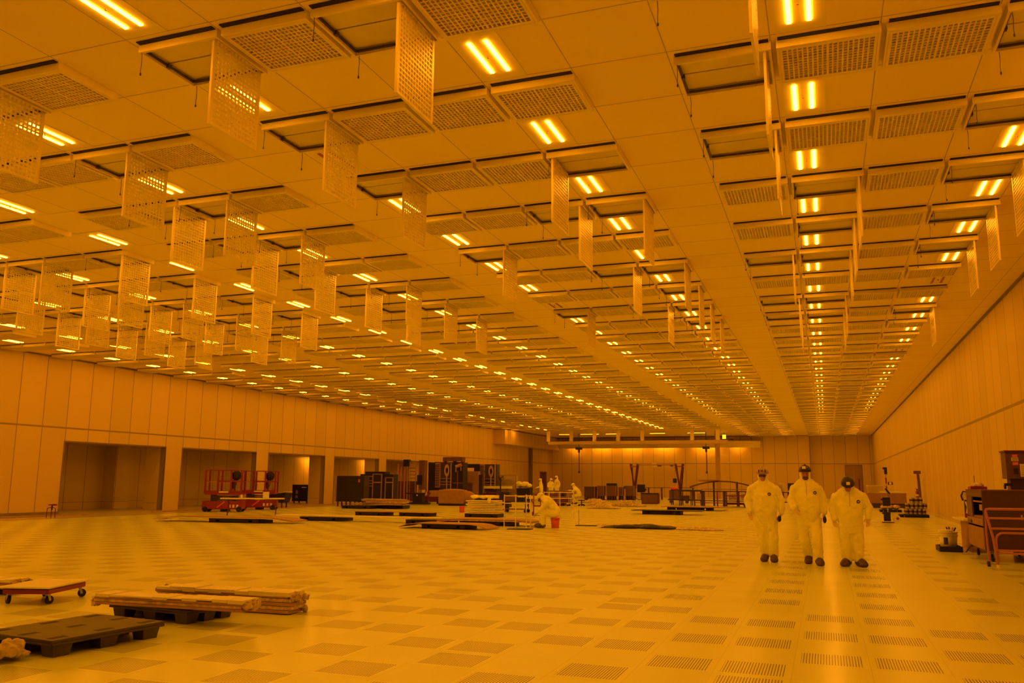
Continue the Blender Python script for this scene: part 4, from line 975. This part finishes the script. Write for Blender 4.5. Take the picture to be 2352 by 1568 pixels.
r = thing('long_rail_table', 'long black-topped rail table before the far wall', 'table', (-14.6, 78.3, 0)); part('table_top', M().box(-2.2, 3.6, -.3, .3, 1.06, 1.10), 'black', r)
for x in (-2.0, -.6, .6, 2.0, 3.4): part('leg', M().box(x - .03, x + .03, -.25, -.19, 0, 1.06).box(x - .03, x + .03, .19, .25, 0, 1.06), 'dred', r)
r = thing('packing_station', 'brown boxes heaped on a black cart between the case and the tables', 'cart', (-10.7, 66.0, 0), .05)
part('cart_deck', M().box(-.6, 1.1, -.35, .35, .22, .30), 'black', r); part('carton', M().box(-.5, .25, -.3, .3, .30, .98), 'brown', r); part('carton', M().box(.4, 1.0, -.3, .3, .30, .58), 'brown2', r); part('pale_bag', M().ell((-.15, 0, 1.1), (.3, .25, .16), None, 12, 7), 'orange', r)
for x in (-.4, .8): part('wheel', M().cyl((x, -.25, .11), (x, .25, .11), .11, n=12), 'dred', r)
# black tables with red frames and the bowed panel
def ttable(lb, x, y, L, z, loc_rz=0):
    r = thing('black_table', lb, 'table', (x, y, 0), loc_rz, 'long black tables with shelves')
    part('table_top', M().box(-L/2, L/2, -.38, .38, z - .05, z), 'black', r); part('lower_shelf', M().box(-L/2, L/2, -.34, .34, .36, .40), 'black', r)
    for i in (-1, -.33, .33, 1): 
        for y_ in (-.33, .33): part('leg', M().box(i*(L/2 - .05) - .03, i*(L/2 - .05) + .03, y_ - .03, y_ + .03, 0, z - .05), 'dmetal', r)
    return r
ttable('long black table with shelf, in front of the bowed brown panel', -6.9, 57.4, 4.4, 1.02)
ttable('shorter black table with shelf, behind the dark pallets', -9.1, 60.6, 2.1, 1.05)
r = thing('bowed_panel', 'wide bowed brown panel arching over the black tables', 'panel', (-6.65, 60.3, 0))
bw = M(); N = 16; vs = []
for i in range(N + 1):
    t = 2*i/N - 1; z = 1.20 + .40*(1 - t*t); vs += [(2.15*t, -.3, z), (2.15*t, .3, z), (2.15*t, .3, z + .09), (2.15*t, -.3, z + .09)]
bw.add(vs, [(4*i + a, 4*i + (a+1) % 4, 4*(i+1) + (a+1) % 4, 4*(i+1) + a) for i in range(N) for a in range(4)] + [(3, 2, 1, 0), (4*N, 4*N+1, 4*N+2, 4*N+3)])
part('panel_skin', bw, 'brown', r); part('flat_skin', M().box(-1.55, -.2, -.3, .3, 1.62, 1.74).box(-1.4, 1.75, -.1, .1, 1.08, 1.13), 'cardboard', r)
for x in (-.55, 1.0): part('support_post', M().box(x - .06, x + .06, -.06, .06, 0, 1.62), 'dmetal', r)
r = thing('red_frame_rack', 'red tubular frames holding pale parts under the bowed panel', 'rack', (-6.3, 58.9, 0))
for x in (-2.0, -1.35, -.5, -.1, .1, .9, 1.35): part('upright', M().box(x - .04, x + .04, -.25, -.19, 0, 1.0), 'red' if x > -1 else 'dred', r)
part('cross_bar', M().box(.1, 1.7, -.24, -.2, .68, .73).box(-2, -.1, -.24, -.2, .2, .25), 'red', r)
for x in (-1.7, .35, .62, 1.15): part('pale_part', M().box(x - .12, x + .12, -.15, .1, .42, .82), 'bplast', r)
part('base_sled', M().box(.1, 1.9, -.3, .3, .12, .26), 'dred', r)
for x in (-.05, 1.75): part('wheel', M().cyl((x, -.3, .1), (x, -.22, .1), .1, n=14), 'rubber', r)
r = thing('red_end_cart', 'dark red end cart with a wheel beside the tan-hat walker', 'cart', (-4.35, 56.6, 0)); part('column', M().box(-.12, .14, -.2, .2, .22, .95), 'dred', r); part('base', M().box(-.6, .2, -.25, .25, .14, .24), 'dred', r); part('top_plate', M().box(-.2, .3, -.2, .2, .95, 1.02), 'black', r)
for x in (-.45, .1): part('wheel', M().cyl((x, -.28, .1), (x, -.2, .1), .1, n=14), 'rubber', r)
r = thing('monitor_cart', 'dark cart carrying a black monitor between two walkers', 'cart', (-1.95, 54.2, 0))
part('monitor', M().box(-.18, .42, -.04, .04, 1.12, 1.55), 'green', r); part('monitor_stand', M().box(.08, .16, -.04, .04, 1.02, 1.12), 'black', r); part('cart_top', M().box(-.55, .55, -.3, .3, .98, 1.02), 'black', r); part('lower_shelf', M().box(-.45, .5, -.3, .3, .40, .45), 'black', r); part('drawer_box', M().box(-.2, .3, -.28, .28, .72, .98), 'brown2', r)
for x in (-.45, .48):
    for y in (-.25, .25): part('leg', M().box(x - .03, x + .03, y - .03, y + .03, 0, 1.0), 'dred', r)
r = thing('wire_crate', 'pale wire crate with small dark goods behind the tan-hat walker', 'crate', (-2.9, 57.6, 0)); part('wire_side', M().box(-.4, .4, -.3, .3, 1.0, 1.55), 'film', r); part('goods', M().box(-.1, .3, -.2, .2, 1.0, 1.4), 'brown', r); part('stand', M().box(-.42, .42, -.32, .32, .94, 1.0).box(-.4, -.34, -.3, -.24, 0, .94).box(.34, .4, -.3, -.24, 0, .94), 'dmetal', r)

# ================================================================== along the plain wall
r = thing('sensor_stand', 'tall slim stand with black boxes, a small wheel and foot', 'stand', (2.32, 38.0, 0))
part('pole', M().cyl((0, 0, .05), (.0, 0, 2.15), .022, n=8), 'metal', r); part('sensor_head', M().box(-.10, .06, -.05, .05, 2.12, 2.2).box(-.05, .06, -.05, .05, 1.92, 2.12), 'black', r)
part('red_band', M().cyl((0, 0, 1.55), (0, 0, 1.78), .028, n=8).cyl((0, 0, 1.35), (0, 0, 1.45), .028, n=8), 'red', r); part('gauge_box', M().box(.06, .24, -.04, .04, 1.50, 1.62), 'dmetal', r); part('gauge_face', M().box(.11, .19, -.05, -.04, 1.51, 1.61), 'label', r)
part('clamp', M().bar((-.05, 0, 1.35), (.1, 0, 1.15), .06, .06), 'black', r); part('black_box', M().box(-.18, .1, -.1, .1, .66, 1.0).box(-.24, .1, -.11, .11, .88, .95), 'black', r); part('black_box', M().box(-.17, .08, -.1, .1, .06, .42).box(-.22, .09, -.11, .11, .34, .40), 'black', r)
part('foot', M().box(-.25, .2, -.2, .2, 0, .03), 'dmetal', r)
r = thing('cable_spool', 'pale round spool with a dark hub beside the sensor stand', 'spool', (2.62, 38.0, 0), 0); part('spool_disc', M().cyl((0, -.03, .16), (0, .03, .16), .155, n=26), 'board', r); part('hub', M().cyl((.04, -.04, .17), (.04, .04, .17), .055, n=14), 'brown', r)
r = pallet('black pallet carrying stacked metal canisters by the plain wall', (3.85, 45.0, 0), .0, 1.25, 1.0, .13, False, 'dark pallets along the plain wall')
cm = M().lathe([(.07, 0), (.085, .02), (.085, .24), (.07, .26)], n=12).mesh('canister', 'metal'); cb = M().lathe([(.087, .09), (.088, .1), (.088, .17), (.087, .18)], n=12).mesh('canister_band', 'brown2')
n_ = 0
for row, (z, xs, x00) in enumerate(((.132, 5, -.42), (.395, 5, -.36), (.658, 3, -.16))):
    for i in range(xs):
        for yy in (-.25, .0):
            t = thing('metal_canister', 'metal canister in the %s tier on the wall-side pallet, %s along, %s' % (('bottom', 'middle', 'top')[row], ONE[i], 'front file' if yy < 0 else 'back file'), 'canister', (3.95 + x00 + i*.19, 45.0 + yy, z), 0, 'stacked canisters')
            ob('canister_body', cm, t); ob('canister_band', cb, t)
def extinguisher(lb, loc):
    r = thing('wall_mounted_extinguisher', lb, 'fire extinguisher', loc)
    part('cylinder', M().lathe([(.07, 0), (.075, .02), (.075, .38), (.03, .46), (.02, .48)], n=14), 'red', r, True); part('valve', M().box(-.03, .05, -.02, .02, .48, .54).bar((.0, 0, .52), (-.1, 0, .56), .02, .02), 'black', r); part('hose', M().tube([(.04, 0, .5), (.11, 0, .42), (.1, 0, .2)], .012, 6), 'rubber', r); part('label_band', M().lathe([(.0765, .14), (.077, .15), (.077, .24), (.0765, .25)], n=14), 'label', r)
    return r
r = extinguisher('red fire extinguisher hung on the plain wall above the canisters', (4.78, 52.9, .74)); part('wall_bracket', M().box(.07, .14, -.04, .04, .2, .3), 'dmetal', r)
r = thing('leaning_post', 'tall brown post leaning against the plain wall beyond the canisters', 'post', (4.66, 50.3, 0)); part('post_shaft', M().bar((.06, 0, 0), (-.02, 0, 2.1), .17, .12), 'brown', r); part('post_cap', M().box(-.22, .12, -.1, .1, 2.08, 2.24), 'brown', r); part('base', M().box(-.1, .22, -.12, .12, 0, .05), 'dred', r)
r = thing('material_cart', 'pale-topped cart with brown cartons beyond the sensor stand', 'cart', (3.9, 56.0, 0))
part('cart_top', M().box(-.85, .65, -.35, .35, 1.04, 1.10), 'board', r); part('carton', M().box(-.8, .55, -.3, .3, .42, 1.0), 'cardboard', r); part('cart_deck', M().box(-.85, .65, -.35, .35, .34, .40), 'brown2', r); part('wheel_frame', M().box(-.8, .6, -.3, .3, .14, .34), 'dmetal', r)
for x in (-.7, .5): part('wheel', M().cyl((x, -.3, .1), (x, .3, .1), .1, n=12), 'rubber', r)
pallet('low dark pallet under pale bags near the sensor stand', (3.35, 52.8, 0), 0, 1.1, .9, .13, False, 'dark pallets along the plain wall')
r = thing('clear_tote', 'pale clear tote stacked with cartons beside the material cart', 'tote', (3.1, 62.0, 0)); part('tote_box', M().box(-.5, .45, -.3, .3, .95, 1.42), 'film', r); part('tote_lid', M().box(-.52, .47, -.32, .32, 1.42, 1.46), 'board', r); part('carton', M().box(-.4, -.05, -.25, .25, .96, 1.3), 'tan', r); part('carton', M().box(-.6, .5, -.3, .3, .3, .94), 'cardboard', r); part('skid', M().box(-.65, .55, -.35, .35, 0, .3), 'dmetal', r)
r = thing('bag_pile', 'pale bags lying on the low dark pallet near the sensor stand', 'bags', (3.35, 52.8, .145)); 
for i in range(3): part('bag', M().ell((-.3 + i*.3, 0, .12), (.22, .3, .13), None, 12, 7), 'bplast', r, True)
r = thing('hose_trolley', 'black trolley with hoses at the far end of the plain wall', 'trolley', (2.2, 64.0, 0)); part('trolley_post', M().box(-.05, .05, -.05, .05, .05, 1.9), 'dred', r); part('trolley_body', M().box(-.3, .2, -.2, .2, .2, 1.05), 'black', r); part('hose', M().tube([(.1, -.2, 1.0), (.35, -.2, .7), (.3, -.2, .25), (.6, -.2, .05)], .05, 8), 'rubber', r); part('foot', M().box(-.35, .35, -.25, .25, 0, .2), 'dmetal', r); part('red_label', M().box(-.25, -.05, -.21, -.2, .75, .95), 'olabel', r)
# tray with white buckets
r = thing('drip_tray', 'black tray holding two white buckets beside the brown cabinet', 'tray', (2.63, 22.5, 0), 0); part('tray_pan', M().box(-.24, .24, -.36, .40, 0, .03).box(-.24, -.22, -.36, .40, .03, .12).box(.22, .24, -.36, .40, .03, .12).box(-.22, .22, -.36, -.34, .03, .12).box(-.22, .22, .38, .40, .03, .12), 'black', r)
bk = pail('white bucket with a printed label and lid, in the black tray', (2.555, 22.34, .032), 'bucket', .42, .12, .145); part('lid', M().lathe([(.15, .415), (.155, .42), (.155, .45), (.14, .46)], n=22), 'bucket', bk)
lab = M()
for i in range(5):
    a0 = -PI/2 - .45 + i*.13; a1 = a0 + .13; R_ = .139
    lab.add([(R_*math.cos(a0), R_*math.sin(a0), .13), (R_*math.cos(a1), R_*math.sin(a1), .13), (R_*1.035*math.cos(a1), R_*1.035*math.sin(a1), .29), (R_*1.035*math.cos(a0), R_*1.035*math.sin(a0), .29)], [(0, 1, 2, 3)])
part('printed_label', lab, 'dmetal', bk)
b2 = pail('open white bucket full of tools, in the black tray', (2.70, 22.64, .032), 'bucket', .40, .115, .14)
for i, (x, y, a, L, mt) in enumerate(((-.05, -.02, -.4, .22, 'black'), (.03, -.05, .2, .2, 'orange'), (.07, .03, .5, .2, 'black'), (-.02, .05, -.1, .24, 'dmetal'))):
    q = thing('hand_tool', ('black-handled tool leaning out of the open bucket', 'orange-handled tool in the open bucket', 'black curved tool at the edge of the open bucket', 'grey metal tool in the open bucket')[i], 'tool', (2.70 + x*.6, 22.64 + y*.6, .40))
    part('tool_shaft', M().bar((0, 0, -.2), (a*.06, 0, .06), .014, .014), 'metal', q); part('tool_grip', M().bar((a*.06, 0, .05), (a*.14, 0, .05 + L*.4), .034, .03), mt, q)
# white side table with extinguisher
r = thing('side_table', 'pale-topped side table with a grey panel side before the cabinet', 'table', (3.26, 22.9, 0), 0)
part('table_top', M().box(-.34, .4, -.75, 1.0, .70, .74), 'board', r); part('panel_side', M().box(-.18, .35, -.6, -.56, .12, .70).box(-.2, -.16, -.6, .8, .05, .70), 'cardboard', r); part('base_rail', M().box(-.2, .35, -.62, .8, 0, .05), 'tan', r)
r = thing('power_cable', 'dark cable drooping from the side table to the floor', 'cable', (3.05, 22.1, 0)); part('cable', M().tube([(.12, .05, .69), (.13, 0, .45), (.08, -.04, .28), (-.08, -.06, .1), (-.14, -.06, .012)], .012, 6), 'rubber', r)
r = thing('backpack_vacuum', 'black and red upright tool bag standing on the side table', 'bag', (3.2, 23.4, .742)); part('bag_body', M().box(-.06, .12, -.1, .1, .0, .42), 'black', r); part('red_base', M().box(-.08, .06, -.11, -.1, 0, .1), 'red', r); part('front_strap', M().tube([(-.04, -.12, .1), (-.02, -.13, .25), (-.05, -.12, .38)], .018, 6), 'label', r); part('carry_loop', M().tube([(-.12 + .02, -.08, .40), (-.13, -.08, .52), (-.08, -.08, .62), (.0, -.08, .6), (.05, -.08, .48)], .02, 8), 'black', r); part('mesh_bag', M().ell((-.05, -.06, .48), (.075, .05, .1), None, 10, 7), 'film', r)
# big brown cabinet on casters
r = thing('rolling_cabinet', 'large dark brown cabinet on casters by the plain wall', 'cabinet', (2.95, 19.6, 0), 0)
bx = M(); D_ = 2.05; W_ = 1.05
bx.box(0, W_, 0, .04, .22, 1.40).box(0, W_, D_ - .04, D_, .22, 1.40).box(W_ - .04, W_, .04, D_ - .04, .22, 1.40).box(0, W_ - .04, .04, D_ - .04, .22, .26)
part('carcass', bx, 'brown2', r); part('lower_door', M().box(-.015, .02, .04, D_ - .04, .24, .66), 'cardboard', r, label='tan lower door panel'); part('drawer_front', M().box(-.015, .02, .04, D_ - .04, .70, .84), 'cardboard', r)
part('upper_panel', M().box(.0, .03, .04, D_ - .04, 1.27, 1.40).box(0, .03, D_ - .7, D_ - .04, .86, 1.28), 'brown', r); part('inner_shelf', M().box(.03, W_ - .04, .04, D_ - .04, 1.16, 1.19).box(.03, W_ - .04, .04, D_ - .04, .84, .88), 'cardboard', r); part('paper_label', M().box(.03, .2, .3, .6, 1.0, 1.12), 'tan', r)
part('drawer_pull', M().box(-.04, -.015, D_ - .7, D_ - .3, .72, .78), 'dmetal', r); part('door_label', M().box(-.02, -.015, .9, 1.05, .42, .56), 'tan', r)
part('top_edge', M().box(-.01, W_, -.01, D_, 1.40, 1.42), 'brown', r)
for x, y in ((.12, .15), (.12, D_ - .2), (W_ - .15, .15), (W_ - .15, D_ - .2)): caster(r, x, y, .075, 1.2, .22, .05)
r = thing('parts_tray', 'red parts tray with a pale bag on top of the brown cabinet', 'tray', (3.15, 21.4, 1.422)); part('tray_body', M().box(-.16, .16, -.2, .2, 0, .06), 'red', r); part('pale_bag', M().ell((0, 0, .08), (.14, .17, .07), None, 12, 6), 'bplast', r); part('antenna', M().cyl((-.05, 0, .1), (-.05, 0, .3), .006, n=6), 'dmetal', r)
# orange tube rack in front
r = thing('tube_rack', 'orange-brown tubular rack standing in front of the brown cabinet', 'rack', (2.86, 18.45, 0), 0)
def arch(z0, z1, x0, y, rr, rad=.1):
    pts = [(x0, y, z0)] + [(x0 + rad - rad*math.cos(a), y, z1 - rad + rad*math.sin(a)) for a in [PI/2*i/5 for i in range(6)]] + [(1.3, y, z1)]
    return M().tube(pts, rr, 10)
part('outer_hoop', M().tube([(.10, 0, .0), (.05, 0, .55), (-.04, 0, 1.02), (-.03, 0, 1.06), (.02, 0, 1.07), (1.3, 0, 1.07)], .024, 10), 'copper', r)
part('inner_hoop', arch(.05, .63, .10, .02, .022, .13), 'copper', r)
for z, x0 in ((.90, .0), (.71, .02), (.31, .08), (.26, .08)): part('cross_tube', M().tube([(x0, .0, z), (1.3, .0, z)], .020, 8), 'copper', r)
part('back_leg', M().tube([(-.02, .12, .0), (-.04, .1, .6), (-.04, .02, 1.04)], .02, 8), 'copper', r); part('bolt', M().cyl((.55, -.02, .88), (.55, -.02, .97), .014, n=8), 'metal', r)
part('foot_caster', M().cyl((-.06, .12, .05), (-.02, .12, .05), .05, n=14), 'rubber', r)
for x in (.1, ): part('foot_pad', M().cyl((x, 0, 0), (x, 0, .05), .03, n=10), 'label', r)
# control cabinet with labels on a pedestal behind
r = thing('control_box', 'brown control box with orange and white labels above the brown cabinet', 'control panel', (3.85, 22.2, 0), 0)
part('box_body', M().box(.0, .75, -.2, .35, 1.66, 2.25), 'brown', r); part('pedestal', M().box(.08, .7, -.1, .3, 0, 1.66), 'brown2', r); part('roof_edge', M().box(-.02, .78, -.24, .36, 2.25, 2.29), 'dred', r)
pb = lambda nm, x0, x1, z0, z1, mt, y=-.21: part(nm, M().box(x0, x1, y, y + .012, z0, z1), mt, r)
pb('warning_label', .13, .24, 2.14, 2.20, 'olabel'); pb('warning_label', .11, .25, 2.05, 2.13, 'label'); pb('warning_label', .13, .24, 1.96, 2.03, 'olabel'); pb('display_window', .14, .23, 1.76, 1.89, 'black'); pb('data_sheet', .27, .60, 1.70, 1.99, 'label')
for k in range(3): pb('text_line', .135, .235, 2.065 + k*.02, 2.072 + k*.02, 'brown2', -.214)
for k in range(5): pb('text_line', .30, .55, 1.75 + k*.045, 1.756 + k*.045, 'brown', -.214)
pb('text_line', .15, .22, 1.985, 1.993, 'label', -.214); pb('text_line', .15, .22, 2.165, 2.173, 'label', -.214)
part('camera_arm', M().box(-.05, .1, -.15, -.05, 1.50, 1.56).box(-.06, -.02, -.15, -.05, 1.43, 1.52), 'black', r)
single('floor_strap', 'thin dark strap lying on the floor before the tube rack', 'strap', M().tube([(-.2, 0, .008), (-.05, .05, .008), (.15, .02, .008), (.35, .06, .008)], .012, 6), 'rubber', (3.5, 17.3, 0))


# ------------------------------------------------------------------ world, view
w = bpy.data.worlds.new('world'); SC.world = w; w.use_nodes = True
w.node_tree.nodes['Background'].inputs[0].default_value = (0, 0, 0, 1); w.node_tree.nodes['Background'].inputs[1].default_value = 0
vs = SC.view_settings; vs.view_transform = 'Standard'; vs.look = 'None'; vs.exposure = 0.0; vs.gamma = 1.0; vs.use_curve_mapping = False
cy_ = SC.cycles
cy_.use_denoising = True; cy_.use_light_tree = False; cy_.max_bounces = 5; cy_.diffuse_bounces = 4; cy_.glossy_bounces = 2; cy_.transparent_max_bounces = 6
cy_.sample_clamp_indirect = 8; cy_.caustics_reflective = False; cy_.caustics_refractive = False
cy_.use_adaptive_sampling = True; cy_.adaptive_threshold = .02
